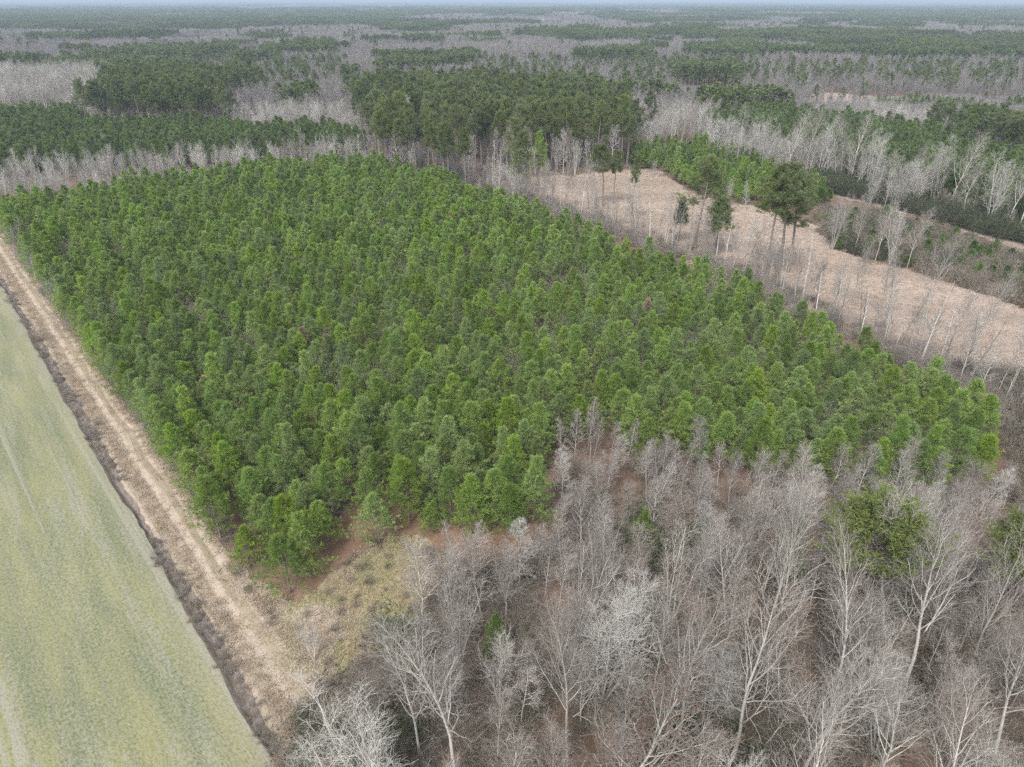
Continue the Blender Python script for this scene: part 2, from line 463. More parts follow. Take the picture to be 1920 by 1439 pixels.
def tall_pine(seed, H=20, W=7, lod=0, base=.55, dense=1.0, needle='needle_tall'):
    r = np.random.default_rng(seed)
    P, R = polyline(r, (0, 0, -.2), (r.normal(0, .03), r.normal(0, .03), 1), H * .98, 12, .1, .035, H * .0115, .05)
    K = int([30, 18, 13][lod] * dense)
    dome = lambda t: np.clip(1.04 - t, 0, 1) ** .6 * np.clip((t - base + .10) / .18, .3, 1)
    PB, RB = children(r, P, R, K, base, .99, lambda t: 1.35 - .75 * np.clip((t - base) / (1 - base), 0, 1), lambda t, L: W * .78 * dome(t) + .4, 6, .12, .14, .4, .02)
    PS, RS = children(r, PB, RB, [9, 6, 3][lod], .3, 1, .8, lambda t, L: L * .36 + .3, 4, .22, .15, .6, .012)
    pb = [(*tubes(PB, RB, 4 if lod == 0 else 3), 'pine_bark', None)] if lod < 2 else []
    if lod == 0: pb.append((*tubes(PS, RS, 3), 'pine_bark', None))
    if lod < 2:   # dead stubs under the crown
        PD, RD = children(r, P, R, 9, base - .25, base, 1.4, lambda t, L: 1.2 + 0 * t, 3, .0, .1, .3, .015)
        pb.append((*tubes(PD, RD, 3), 'pine_bark', None))
    C, A = [], []
    for Q, ts in ((PB, (.85, 1.0)), (PS, ((.4, .6, .8, 1.0), (.6, 1.), (.6, 1.0))[lod])):
        n = Q.shape[1]
        for t in ts:
            f = t * (n - 1); i = min(int(f), n - 2); w = f - i
            q = Q[:, i] * (1 - w) + Q[:, i + 1] * w
            for j in range([3, 2, 1][lod]):
                C.append(q + r.normal(0, .16 if lod < 2 else .3, q.shape)); A.append(norm(Q[:, i + 1] - Q[:, i]) + np.array([0, 0, .7]))
    C = np.concatenate(C); A = norm(np.concatenate(A))
    tone = np.clip(.45 + .28 * r.normal(size=len(C)), 0, 1)
    size = np.full(len(C), [.36, .55, 1.15][lod]) * r.uniform(.8, 1.2, len(C))
    V, F, T = tufts(r, C, A, size, [7, 7, 6][lod], [.030, .08, .26][lod], .7, tone)
    return [(*tubes(P, R, 8 if lod == 0 else 4), 'pine_bark', None)], pb + [(V, F, needle, T)]

def bare_tree(seed, H=15, form='spread', lod=0, twig='twig', bark='bark_pale', buds=None, thick=1.0, sparse=False):
    r = np.random.default_rng(seed)
    m = 10
    lv = lod
    TR = []
    if form == 'vase':
        k = r.integers(4, 7)
        stems = []
        for i in range(k):
            a = i * 6.28 / k + r.uniform(-.5, .5); tilt = r.uniform(.10, .26)
            p, rr = polyline(r, (math.cos(a) * .12, math.sin(a) * .12, -.2), (math.cos(a) * tilt, math.sin(a) * tilt, 1), H * r.uniform(.8, 1.0), m, .03, .05, H * .0078 * thick, .022)
            stems.append((p, rr))
        P = np.concatenate([s[0] for s in stems]); R = np.concatenate([s[1] for s in stems])
        PB, RB = children(r, P, R, 9, .22, .97, lambda t: .62, lambda t, L: L * (.36 - .22 * t), 6, .13, .09, .55, .014)
    elif form == 'pole':
        P, R = polyline(r, (0, 0, -.2), (r.normal(0, .06), r.normal(0, .06), 1), H, m, .04, .045, H * .0075 * thick, .02)
        PB, RB = children(r, P, R, 15, .35, .98, lambda t: .95 - .4 * t, lambda t, L: L * (.24 - .16 * t), 5, .12, .1, .5, .012)
    elif form == 'spire':
        P, R = polyline(r, (0, 0, -.2), (r.normal(0, .03), r.normal(0, .03), 1), H, m, .08, .03, H * .0095 * thick, .02)
        PB, RB = children(r, P, R, 28, .22, .98, lambda t: 1.12 - .35 * t, lambda t, L: L * (.29 - .24 * t), 6, .07, .07, .45, .013)
    else:
        P, R = polyline(r, (0, 0, -.2), (r.normal(0, .08), r.normal(0, .08), 1), H * .93, m, .05, .07, H * .0088 * thick, .03)
        PB, RB = children(r, P, R, 19, .34, .99, lambda t: .82 - .42 * t, lambda t, L: L * (.42 - .24 * t), 7, .13, .10, .55, .026)
    trunk = [(*tubes(P, R, 7 if lod == 0 else 4), bark, None), (*tubes(PB[:, ::1 + (lod > 0)], RB[:, ::1 + (lod > 0)] * (1 + .5 * lod), 4 if lod == 0 else 3), bark, None)]
    k2, k3, k4 = [(7, 5, 2), (5, 3, 0), (5, 0, 0)][lod]
    if sparse: k2, k3, k4 = 4, 3, 1
    rm = [.015, .024, .06][lod]
    P2, R2 = children(r, PB, RB, k2, .18, .99, .65, lambda t, L: L * (.46 - .18 * t) + .15, 4 if lod == 0 else 3, .10, .15, .55, rm)
    cr = [(*tubes(P2, R2, 3), bark if lod == 0 and twig != 'twig_brown' else twig, None)]
    last = P2
    if k3:
        P3, R3 = children(r, P2, R2, k3, .2, 1, .6, lambda t, L: L * .45 + .12, 3, .10, .15, .6, rm * .6)
        cr.append((*tubes(P3, R3, 3), twig, None)); last = P3
    if k4:
        P4, R4 = children(r, P3, R3, k4, .25, 1, .55, lambda t, L: L * .5 + .1, 3, .08, .12, .6, rm * .5)
        P4 = P4[:, ::2]; R4 = R4[:, ::2]
        cr.append((*tubes(P4, R4, 3), twig, None)); last = P4
    if buds:
        c = last[:, -1]; c = c[r.uniform(size=len(c)) < buds]
        V, F, T = tufts(r, c, norm(r.normal(size=c.shape)), np.full(len(c), .13), 2, .05, .3, r.uniform(0, 1, len(c)))
        cr.append((V, F, 'leaf_rust', T))
    return trunk, cr

def brush(seed, W=2.4, H=2.0, lod=0, twig='twig_brown', leaf=None, n=26, leafn=.4):
    r = np.random.default_rng(seed)
    P, R = [], []
    for i in range(n):
        a = r.uniform(0, 6.28); q = r.uniform(0, .3) * W
        tl = r.uniform(.1, .9)
        p, rr = polyline(r, (math.cos(a) * q, math.sin(a) * q, -.05), (math.cos(a) * tl, math.sin(a) * tl, 1), H * r.uniform(.6, 1.1), 5, -.05, .14, .018, .008)
        P.append(p); R.append(rr)
    P = np.concatenate(P); R = np.concatenate(R) * (1 + lod)
    P2, R2 = children(r, P, R, 7, .2, 1, .75, lambda t, L: L * .4 + .1, 4, .02, .2, .7, .008 * (1 + 1.6 * lod))
    out = [(*tubes(P, R, 3), twig, None), (*tubes(P2, R2, 3), twig, None)]
    last = P2
    if lod == 0:
        P3, R3 = children(r, P2, R2, 4, .2, 1, .7, lambda t, L: L * .45 + .1, 3, .0, .2, .7, .007)
        out.append((*tubes(P3, R3, 3), twig, None)); last = P3
    if leaf:
        c = last[:, -1]; c = c[r.uniform(size=len(c)) < leafn]
        V, F, T = tufts(r, c, norm(r.normal(size=c.shape) + np.array([0, 0, .5])), np.full(len(c), [.16, .30][lod]), 5, [.045, .10][lod], .4, r.uniform(0, 1, len(c)))
        out.append((V, F, leaf, T))
    return [], out

def grass_tuft(seed, h=.35, n=26, mat='straw', spread=.3):
    r = np.random.default_rng(seed)
    b = np.concatenate([r.normal(0, spread, (n, 2)), np.zeros((n, 1))], 1)
    D = norm(np.concatenate([r.normal(0, .7, (n, 2)), np.ones((n, 1))], 1)) * (h * r.uniform(.5, 1.2, n))[:, None]
    S = norm(np.cross(D, r.normal(size=(n, 3)))) * .018
    V = np.stack([b - S, b + S, b + D * .6 + S, b + D], 1).reshape(-1, 3)
    return [], [(V, np.arange(n * 4).reshape(-1, 4), mat, np.repeat(r.uniform(0, 1, n), 4))]

# ------------------------------------------------------------------ linking things
def tag(o, label, cat, group=None):
    o['label'] = label; o['category'] = cat
    if group: o['group'] = group

class Proto:
    """one shape of plant: trunk mesh and crown mesh, shared by every copy"""
    def __init__(self, name, tc, H):
        self.H = H
        self.trunk = make_mesh(name + ' trunk', tc[0]) if tc[0] else None
        self.crown = make_mesh(name + ' crown', tc[1])
        self.tc = tc; self.name = name; self._one = None
    def one(self):
        if self._one is None:
            me = make_mesh(self.name + ' whole', self.tc[0] + self.tc[1])
            self._one = bpy.data.objects.new(self.name + ' shape', me)   # never linked to the scene: only its shape is used
        return self._one

def place(proto, name, x, y, z, rot, scale, label, cat, group=None, crown_name='crown', tilt=(0, 0)):
    if proto.trunk is None:
        o = bpy.data.objects.new(name, proto.crown)
        COL.objects.link(o)
    else:
        o = bpy.data.objects.new(name, None)
        o.empty_display_size = .5
        COL.objects.link(o)
        for nm, me in (('trunk', proto.trunk), (crown_name, proto.crown)):
            c = bpy.data.objects.new(nm, me); COL.objects.link(c); c.parent = o
    o.location = (x, y, z); o.rotation_euler = (tilt[0], tilt[1], rot)
    o.scale = (scale, scale, scale) if np.isscalar(scale) else scale
    tag(o, label, cat, group)
    return o

def scatter(name, protos, x, y, scale, seed=3, z=None, rot=None, tilt=0.0, sz=None):
    """ONE object of kind stuff: a point for every plant, the plants grown on the points"""
    r = np.random.default_rng(seed)
    n = len(x)
    if n == 0: return None
    me = bpy.data.meshes.new(name)
    me.vertices.add(n)
    z = np.zeros(n) if z is None else z
    me.vertices.foreach_set('co', np.stack([x, y, z], 1).astype(np.float32).ravel())
    rot = r.uniform(0, 6.283, n) if rot is None else rot
    rv = np.stack([r.normal(0, tilt, n) if tilt else np.zeros(n), r.normal(0, tilt, n) if tilt else np.zeros(n), rot], 1)
    sv = np.stack([scale, scale, scale if sz is None else sz], 1)
    a = me.attributes.new('rot', 'FLOAT_VECTOR', 'POINT'); a.data.foreach_set('vector', rv.astype(np.float32).ravel())
    a = me.attributes.new('scl', 'FLOAT_VECTOR', 'POINT'); a.data.foreach_set('vector', sv.astype(np.float32).ravel())
    a = me.attributes.new('pick', 'INT', 'POINT'); a.data.foreach_set('value', r.integers(0, len(protos), n).astype(np.int32))
    o = bpy.data.objects.new(name, me); COL.objects.link(o)
    o['kind'] = 'stuff'
    ng = bpy.data.node_groups.new(name + ' growth', 'GeometryNodeTree')
    ng.interface.new_socket('Geometry', in_out='INPUT', socket_type='NodeSocketGeometry')
    ng.interface.new_socket('Geometry', in_out='OUTPUT', socket_type='NodeSocketGeometry')
    N, L = ng.nodes, ng.links
    gi = N.new('NodeGroupInput'); go = N.new('NodeGroupOutput')
    jg = N.new('GeometryNodeJoinGeometry')
    for p in protos:
        oi = N.new('GeometryNodeObjectInfo'); oi.inputs['Object'].default_value = p.one(); oi.inputs['As Instance'].default_value = False
        g2 = N.new('GeometryNodeGeometryToInstance')
        L.new(oi.outputs['Geometry'], g2.inputs[0]); L.new(g2.outputs[0], jg.inputs[0])
    ip = N.new('GeometryNodeInstanceOnPoints')
    L.new(gi.outputs[0], ip.inputs['Points']); L.new(jg.outputs[0], ip.inputs['Instance'])
    ip.inputs['Pick Instance'].default_value = True
    def at(nm, ty):
        q = N.new('GeometryNodeInputNamedAttribute'); q.data_type = ty; q.inputs['Name'].default_value = nm
        return q.outputs['Attribute']
    L.new(at('pick', 'INT'), ip.inputs['Instance Index'])
    L.new(at('rot', 'FLOAT_VECTOR'), ip.inputs['Rotation'])
    L.new(at('scl', 'FLOAT_VECTOR'), ip.inputs['Scale'])
    L.new(ip.outputs[0], go.inputs[0])
    md = o.modifiers.new('growth', 'NODES'); md.node_group = ng
    return o

# ------------------------------------------------------------------ the ground
def struct(name, V, F, mat):
    me = bpy.data.meshes.new(name)
    me.from_pydata([tuple(map(float, v)) for v in V], [], F)
    me.materials.append(M[mat]); me.update()
    o = bpy.data.objects.new(name, me); COL.objects.link(o); o['kind'] = 'structure'
    return o

def sheet(name, poly, z, mat, cell=.5, wob=1.0, seed=5):
    """a thin ground cover with an irregular natural edge, laid as small cells"""
    P_ = np.array(poly); x0, y0 = P_.min(0) - wob; x1, y1 = P_.max(0) + wob
    xs = np.arange(x0, x1, cell); ys = np.arange(y0, y1, cell)
    gx, gy = np.meshgrid(xs, ys)
    cx, cy = gx[:-1, :-1] + cell / 2, gy[:-1, :-1] + cell / 2
    wx = (vnoise(cx, cy, wob * 1.6, seed) - .5) * wob * 1.6 + (vnoise(cx, cy, cell * 1.5, seed + 2) - .5) * wob * .5
    wy = (vnoise(cx, cy, wob * 1.6, seed + 1) - .5) * wob * 1.6 + (vnoise(cx, cy, cell * 1.5, seed + 3) - .5) * wob * .5
    m = inside(poly, cx + wx, cy + wy)
    r = np.random.default_rng(seed)
    jx = r.uniform(-.3, .3, gx.shape) * cell; jy = r.uniform(-.3, .3, gx.shape) * cell
    idx = np.arange(gx.size).reshape(gx.shape)
    F = np.stack([idx[:-1, :-1][m], idx[:-1, 1:][m], idx[1:, 1:][m], idx[1:, :-1][m]], -1)
    used, inv = np.unique(F, return_inverse=True)
    V = np.stack([(gx + jx).ravel()[used], (gy + jy).ravel()[used], np.full(len(used), z)], -1)
    me = make_mesh(name, [(V, inv.reshape(-1, 4), mat, None)])
    o = bpy.data.objects.new(name, me); COL.objects.link(o); o['kind'] = 'structure'
    return o

S0, S1 = -420.0, 60.0
N_FIELD, N_DITCH, N_VERGE, N_TRACK = 6.9, 8.0, 8.9, 13.1
ss = np.arange(S0, S1 + .01, 0.5)
def edge(n0, amp, sc, seed):
    a = (vnoise(ss, ss * 0, sc, seed) - .5) * 2 * amp
    a += (vnoise(ss, ss * 0 + 9, sc * .2, seed + 1) - .5) * amp * .8
    return n0 + a
e1 = edge(N_FIELD, .30, 6, 1); e2 = edge(N_DITCH, .35, 5, 2); e3 = edge(N_VERGE, .4, 7, 3); e4 = edge(N_TRACK, .45, 7, 4)
def strip(name, lo, hi, mat, cols, prof):
    V, F = [], []
    w = len(cols)
    for i, s in enumerate(ss):
        for c, z in zip(cols, prof):
            n = lo[i] + (hi[i] - lo[i]) * c
            zz = z + (0 if c in (0, 1) else .05 * (vnoise(s, n, .8, 8) - .5))
            p = sn(s, n); V.append((p[0], p[1], zz))
    for i in range(len(ss) - 1):
        for j in range(w - 1):
            a = i * w + j
            F.append((a, a + 1, a + w + 1, a + w))
    return struct(name, V, F, mat)
strip('field', e1 * 0 - 260, e1, 'field', (0, .5, .9, 1), (0, 0, 0, 0))
strip('ditch', e1, e2, 'ditch', (0, .15, .35, .55, .75, .9, 1), (0, -.10, -.30, -.40, -.28, -.08, 0))
strip('grass_verge', e2, e3, 'verge', (0, .3, .6, 1), (0, .08, .05, 0))
strip('dirt_track', e3, e4, 'track', (0, .18, .26, .34, .46, .58, .66, .74, 1), (0, -.02, -.09, -.02, .05, -.02, -.09, -.02, 0))
# forest floor: near part meets the track edge, outer parts run to the horizon
V = []
F = []
for i in range(len(ss)):
    p = sn(ss[i], e4[i]); q = sn(ss[i], 700.0)
    V += [(p[0], p[1], 0), (*(sn(ss[i], 60.0)), 0), (q[0], q[1], 0)]
for i in range(len(ss) - 1):
    a = i * 3
    F += [(a, a + 1, a + 4, a + 3), (a + 1, a + 2, a + 5, a + 4)]
FAR = 26000.0
c00 = sn(S0, -260); c10 = sn(S1, -260); c01 = sn(S0, 700); c11 = sn(S1, 700)
k = len(V)
# ring: inner rectangle corners (s0,-260),(s0,700),(s1,700),(s1,-260), outer rectangle in the same frame
for s, n in ((S0, -260), (S0, 700), (S1, 700), (S1, -260), (-FAR, -FAR), (-FAR, FAR), (FAR, FAR), (FAR, -FAR)):
    p = sn(s, n); V.append((p[0], p[1], 0))
F += [(k, k + 1, k + 5, k + 4), (k + 1, k + 2, k + 6, k + 5), (k + 2, k + 3, k + 7, k + 6), (k + 3, k, k + 4, k + 7)]
struct('ground', V, F, 'floor')

PLANT_CANOPY = [(-260, 500), (0, 430), (-200, 372), (0, 350), (130, 340), (250, 318), (440, 296), (700, 280), (800, 300), (850, 318), (1000, 368), (1200, 440), (1400, 505), (1600, 602), (1760, 672),
                (1835, 735), (1852, 800), (1858, 885), (1700, 895), (1500, 880), (1350, 850), (1250, 835), (1130, 800), (1045, 812), (1010, 860), (1010, 960), (900, 975),
                (760, 990), (705, 1005), (692, 940), (648, 885), (622, 940), (636, 990), (596, 1010), (580, 1060), (500, 1040), (425, 985), (350, 905)]
PLANT = [tuple(G(a, b, 7.3 if b < 735 and a > -10 and not (a < 10 and b > 400) else 3.0)) for a, b in PLANT_CANOPY]
# clamp the plantation to the right of the track
PLANT = [tuple(sn(to_sn(*p)[0], max(to_sn(*p)[1], 13.6))) for p in PLANT]
sheet('pine_straw', [tuple(sn(to_sn(*p)[0], max(to_sn(*p)[1] - .0, 13.0))) for p in PLANT], .03, 'straw_floor', .6, 1.2)
M['carpet'] = ground_mix('orange pine needle carpet', [(0.22, 0.135, 0.09), (0.29, 0.19, 0.13), (0.25, 0.18, 0.12), (0.15, 0.095, 0.065)], (0.3, 1.0, 3.5))
sheet('needle_carpet', gp([(470, 1090), (530, 1130), (590, 1135), (660, 1062), (720, 1035), (800, 1030), (1010, 1020), (1010, 940), (690, 930), (560, 1040)]), .035, 'carpet', .25, 1.2)
GLADE = gp([(400, 1060), (480, 1105), (560, 1125), (615, 1100), (660, 1040), (700, 1010), (770, 1000), (840, 1060), (790, 1170), (740, 1260), (640, 1330), (540, 1440), (500, 1400), (440, 1240)])
GLADE = [tuple(sn(to_sn(*p)[0], max(to_sn(*p)[1], 12.0))) for p in GLADE]
sheet('glade', GLADE, .04, 'glade', .22, 1.6)
TRACK_END = gp([(420, 1050), (500, 1112), (570, 1135), (640, 1140), (670, 1180), (630, 1240), (600, 1310), (520, 1400), (470, 1340), (435, 1240)])
TRACK_END = [tuple(sn(to_sn(*p)[0], max(to_sn(*p)[1], 9.6))) for p in TRACK_END]
sheet('track_end', TRACK_END, .05, 'track', .22, 1.4)
CLEARING = gp([(985, 345), (1000, 332), (1120, 326), (1180, 318), (1235, 322), (1262, 340), (1270, 352), (1330, 372), (1400, 388), (1500, 412), (1540, 440), (1560, 470), (1640, 492), (1700, 505), (1800, 540), (1900, 575),
                (2150, 650), (2150, 800), (1950, 790), (1820, 733), (1740, 688), (1590, 622), (1400, 527), (1200, 449), (1080, 400), (1000, 370)])
sheet('clearing', CLEARING, .05, 'clearing', .6, 3)
def gpath(mid, w, z=0):
    a = [G(p[0], p[1]) for p in mid]
    L_, R_ = [], []
    for i, p in enumerate(a):
        d = a[min(i + 1, len(a) - 1)] - a[max(i - 1, 0)]; d = d / np.linalg.norm(d)
        n = np.array([-d[1], d[0]]) * w / 2
        L_.append(tuple(p + n)); R_.append(tuple(p - n))
    return L_ + R_[::-1]
sheet('grass_lane', gpath([(1440, 322), (1560, 360), (1640, 383), (1760, 412), (1880, 452), (2050, 510)], 5.5), .05, 'clearing', .6, 1.5)
sheet('far_clearing', gp([(1245, 190), (1262, 181), (1330, 184), (1420, 192), (1400, 202), (1310, 200)]), .08, 'clearing', 3, 8)
sheet('far_lane', gp([(1500, 176), (1560, 176), (1640, 183), (1660, 192), (1580, 196), (1520, 190)]), .08, 'clearing', 3, 8)
sheet('far_gap', gp([(1665, 182), (1710, 184), (1712, 190), (1668, 188)]), .08, 'clearing', 3, 8)
sheet('far_gap', gp([(1825, 184), (1900, 187), (1890, 192), (1830, 190)]), .08, 'clearing', 3, 8)
sheet('far_field', gp([(1150, 39.5), (1300, 39.5), (1320, 43), (1120, 43)]), .2, 'field', 12, 25)
sheet('far_field', gp([(980, 44), (1060, 44), (1070, 46.5), (975, 46.5)]), .2, 'clearing', 12, 25)

# ------------------------------------------------------------------ plant shapes
YP = [Proto('young pine', young_pine(10 + i, H, W), H) for i, (H, W) in enumerate(((8.6, 4.9), (7.8, 4.2), (9.2, 4.8), (8.2, 5.4), (7.0, 4.6), (8.9, 4.2)))]
YPm = [Proto('young pine mid', young_pine(30 + i, H, W, 1), H) for i, (H, W) in enumerate(((8.6, 4.9), (7.8, 4.2), (9.2, 4.8), (8.2, 5.4), (7.2, 4.6)))]
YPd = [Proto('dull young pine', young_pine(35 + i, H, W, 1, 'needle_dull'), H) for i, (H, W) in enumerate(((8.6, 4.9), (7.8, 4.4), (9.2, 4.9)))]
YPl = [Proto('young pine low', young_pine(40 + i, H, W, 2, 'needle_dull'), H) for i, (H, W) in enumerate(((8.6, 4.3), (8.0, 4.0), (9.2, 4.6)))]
DEADP = Proto('dead pine', young_pine(61, 7.5, 2.6, 0, 'needle_dead'), 7.5)
TP = [Proto('tall pine', tall_pine(50 + i, H, W, 0, b, .8, 'needle_lone'), H) for i, (H, W, b) in enumerate(((20, 6.5, .56), (21, 7.5, .50), (19, 5.8, .60)))]
TPm = [Proto('tall pine mid', tall_pine(70 + i, 20, 6.5, 1, .52), 20) for i in range(4)]
TPl = [Proto('tall pine low', tall_pine(80 + i, 20, 7.0, 2, .45), 20) for i in range(3)]
FLATP = Proto('flat pine', tall_pine(92, 15, 8.5, 0, .70, 1.3, 'needle_flat'), 15)
NARROW = Proto('narrow pine', tall_pine(91, 14, 3.6, 0, .42, .9, 'needle_lone'), 14)
BIG = [Proto('big bare tree', bare_tree(100 + i, 19, 'spread', 0, 'twig'), 19) for i in range(3)]
VASE = [Proto('vase bare tree', bare_tree(110 + i, 16, 'vase', 0, 'twig_white' if i else 'twig'), 16) for i in range(2)]
SPIRE = [Proto('spire bare tree', bare_tree(120 + i, 14, 'spire', 0, ('twig', 'twig_white')[i]), 14) for i in range(2)]
MIDB = [Proto('middling bare tree', bare_tree(130 + i, 11, 'spread', 0, 'twig'), 11) for i in range(2)]
POLE = [Proto('bare pole tree', bare_tree(140 + i, 11, 'pole', 0, 'twig'), 11) for i in range(3)]
POLE2 = [Proto('thick pole tree', bare_tree(145 + i, 12, 'pole', 0, 'twig_white' if i == 1 else 'twig', 'bark_dark' if i < 2 else 'bark_pale', None, 2.1, True), 12) for i in range(4)]
BUD = [Proto('budding tree', bare_tree(150 + i, 12, 'spread', 0, 'twig', buds=.3), 12) for i in range(2)]
BAREm = [Proto('bare mid', bare_tree(160 + i, 13, f, 1, t), 13) for i, (f, t) in enumerate((('spread', 'twig'), ('vase', 'twig_white'), ('spire', 'twig'), ('pole', 'twig'), ('spread', 'twig_white')))]
BAREl = [Proto('bare low', bare_tree(170 + i, 13, f, 2, 'twig_far', 'twig_far', None, 1.6), 13) for i, f in enumerate(('spread', 'vase', 'spire', 'pole'))]
BR = [Proto('brown brush', brush(200 + i), 2) for i in range(3)]
BRG = [Proto('olive brush', brush(210 + i, leaf='leaf_olive', leafn=.13), 2) for i in range(2)]
BRl = [Proto('grey brush', brush(220 + i, 3, 2.6, 1, 'twig_far', None, 22), 2.6) for i in range(2)]
OLIVE = [Proto('olive shrub', brush(230 + i, 2.6, 2.4, 0, 'twig_brown', 'leaf_olive', 26, 1.0), 2.4) for i in range(2)]
BRIGHT = [Proto('bright shrub', young_pine(240 + i, 4.4, 3.6, 1, 'leaf_bright'), 4.4) for i in range(2)]
RUST = Proto('rusty tree', bare_tree(250, 6, 'spread', 1, 'twig_brown', buds=1.0), 6)
RUST_B = Proto('rusty shrub', brush(251, 2.8, 2.4, 1, 'twig_brown', 'leaf_rust', 24, 1.0), 2.4)
GT = [Proto('grass tuft', grass_tuft(260 + i), .35) for i in range(3)]
GTG = [Proto('green tuft', grass_tuft(270 + i, .3, 26, 'straw_green'), .3) for i in range(2)]
GREYB = [Proto('grey thicket', brush(290 + i, 4.2, 4.2, 0, 'twig', None, 22), 4.2) for i in range(2)]
TWL = [Proto('ditch weeds', brush(280 + i, .9, .8, 0, ('twig', 'twig_brown')[i], None, 9), .8) for i in range(2)]

def grove(seed, kind, size=34.0, sp=4.7):
    """a block of far woodland: many low trees in one shape"""
    r = np.random.default_rng(seed)
    src = TPl if kind == 'P' else BAREl
    pcs = []
    x, y = jgrid(-size / 2, size / 2, -size / 2, size / 2, sp, .9, seed)
    for a, b in zip(x, y):
        p = (BAREl if (kind == 'P' and r.uniform() < .06) or (kind == 'B' and r.uniform() < .985) else TPl)[r.integers(0, 3)]
        an = r.uniform(0, 6.28); ca, sa = math.cos(an), math.sin(an)
        sc = r.uniform(.75, 1.1) * (.8 if p in TPl else 1.05)
        for v, f, m, t in p.tc[0] + p.tc[1]:
            v = np.asarray(v) * sc
            pcs.append((np.stack([v[:, 0] * ca - v[:, 1] * sa + a, v[:, 0] * sa + v[:, 1] * ca + b, v[:, 2]], 1), f, m, t))
    return Proto('grove ' + kind, ([], pcs), 16)
GP = [grove(300 + i, 'P') for i in range(3)]
GB = [grove(310 + i, 'B') for i in range(3)]

# ------------------------------------------------------------------ young pine plantation
ORD = ['first', 'second', 'third', 'fourth', 'fifth', 'sixth', 'seventh', 'eighth', 'ninth', 'tenth', 'eleventh', 'twelfth', 'thirteenth', 'fourteenth', 'fifteenth', 'sixteenth', 'seventeenth', 'eighteenth', 'nineteenth', 'twentieth']
# rows run along the track direction
s_, n_ = np.meshgrid(np.arange(-400, 60, 2.9), np.arange(14.2, 330, 3.2))
r1 = np.random.default_rng(11)
s_ = s_ + r1.uniform(-.85, .85, s_.shape); n_ = n_ + r1.uniform(-.45, .45, n_.shape)
px_ = s_ * DS[0] + n_ * DN[0]; py_ = s_ * DS[1] + n_ * DN[1]
px_, py_ = px_.ravel(), py_.ravel()
ok = inside(PLANT, px_, py_) & in_frame(px_, py_)
gap = vnoise(px_, py_, 7, 21) * .6 + vnoise(px_, py_, 3.2, 22) * .4
ok &= (gap > .27) | (r1.uniform(size=len(px_)) < .4) | ((py_ < 78) & (px_ < 25)) | inside(gp([(1000, 900), (1000, 760), (1300, 800), (1930, 860), (1930, 960), (1300, 900)], 3), px_, py_)
px_, py_ = px_[ok], py_[ok]
heroes = [G(545, 1112), G(470, 1062), G(415, 1010), G(712, 1020), G(812, 1000)]
for h in heroes:
    keep = np.hypot(px_ - h[0], py_ - h[1]) > 2.3
    px_, py_ = px_[keep], py_[keep]
px_ = np.concatenate([[h[0] for h in heroes], px_]); py_ = np.concatenate([[h[1] for h in heroes], py_])
dist = np.hypot(np.hypot(px_, py_), CAM_H)
order = np.concatenate([np.arange(5), 5 + np.argsort(dist[5:])])
px_, py_, dist = px_[order], py_[order], dist[order]
sc_ = (1 - .36 * r1.uniform(0, 1, len(px_)) ** 2) * r1.uniform(.94, 1.10, len(px_)) * (0.95 + .14 * (vnoise(px_, py_, 30, 31) - .5)) * np.where(dist < 92, 1.06, 1.0)
rot_ = r1.uniform(0, 6.28, len(px_))
NP = 290
ns_, nn_ = to_sn(px_, py_)
hero_lab = ['bright green young pine standing alone at the plantation tip, nearest the track end',
            'young green pine on the track edge just behind the lone tip pine',
            'young pine on the plantation edge where the track side starts to straighten',
            'rounded young pine at the inner tip, beside the bare needle-covered glade',
            'young pine showing its trunk at the front edge, right of the glade']
edge_c = 0; front_c = 0
fb = None
sizes = {0: 'middling', 1: 'narrow', 2: 'tall pointed', 3: 'broad round', 4: 'low', 5: 'slim tall'}
for i in range(NP):
    v = i % 6 if i else 3
    if i < 5:
        lab = hero_lab[i]; grp = 'young pines of the plantation'
    else:
        edge_ = nn_[i] < 17.2
        d = dist[i]
        ppx, ppy = pix(px_[i], py_[i], 4)
        if edge_ and edge_c < 20:
            lab = f'young pine in the outer row along the dirt track, {ORD[edge_c]} back from the tip'; edge_c += 1
        else:
            where = ('in the wedge between track and glade' if ppx < 680 and d < 88 else
                     'in the front block beside the bare wood' if ppx < 1060 and d < 92 else
                     'behind the pale saplings at the wood edge' if ppx < 1300 else
                     'near the far corner of the bare wood' if ppx > 1600 else 'along the brushy edge of the bare wood')
            if ppx < 680 and d >= 88: where = 'in the rows behind the track corner'
            elif 680 <= ppx < 1060 and d >= 92: where = 'in the middle rows behind the front block'
            lab = f'{sizes[v]} young pine {where}'
        grp = 'young pines of the plantation'
    place(YP[v], 'pine_tree', px_[i], py_[i], 0, rot_[i], float(sc_[i]) * np.array([1.04, 1.04, .90]), lab, 'pine tree', grp)
rest = np.arange(NP, len(px_))
dd = dist[rest]
a = rest[dd < 150]; b = rest[(dd >= 150) & (dd < 5000)]
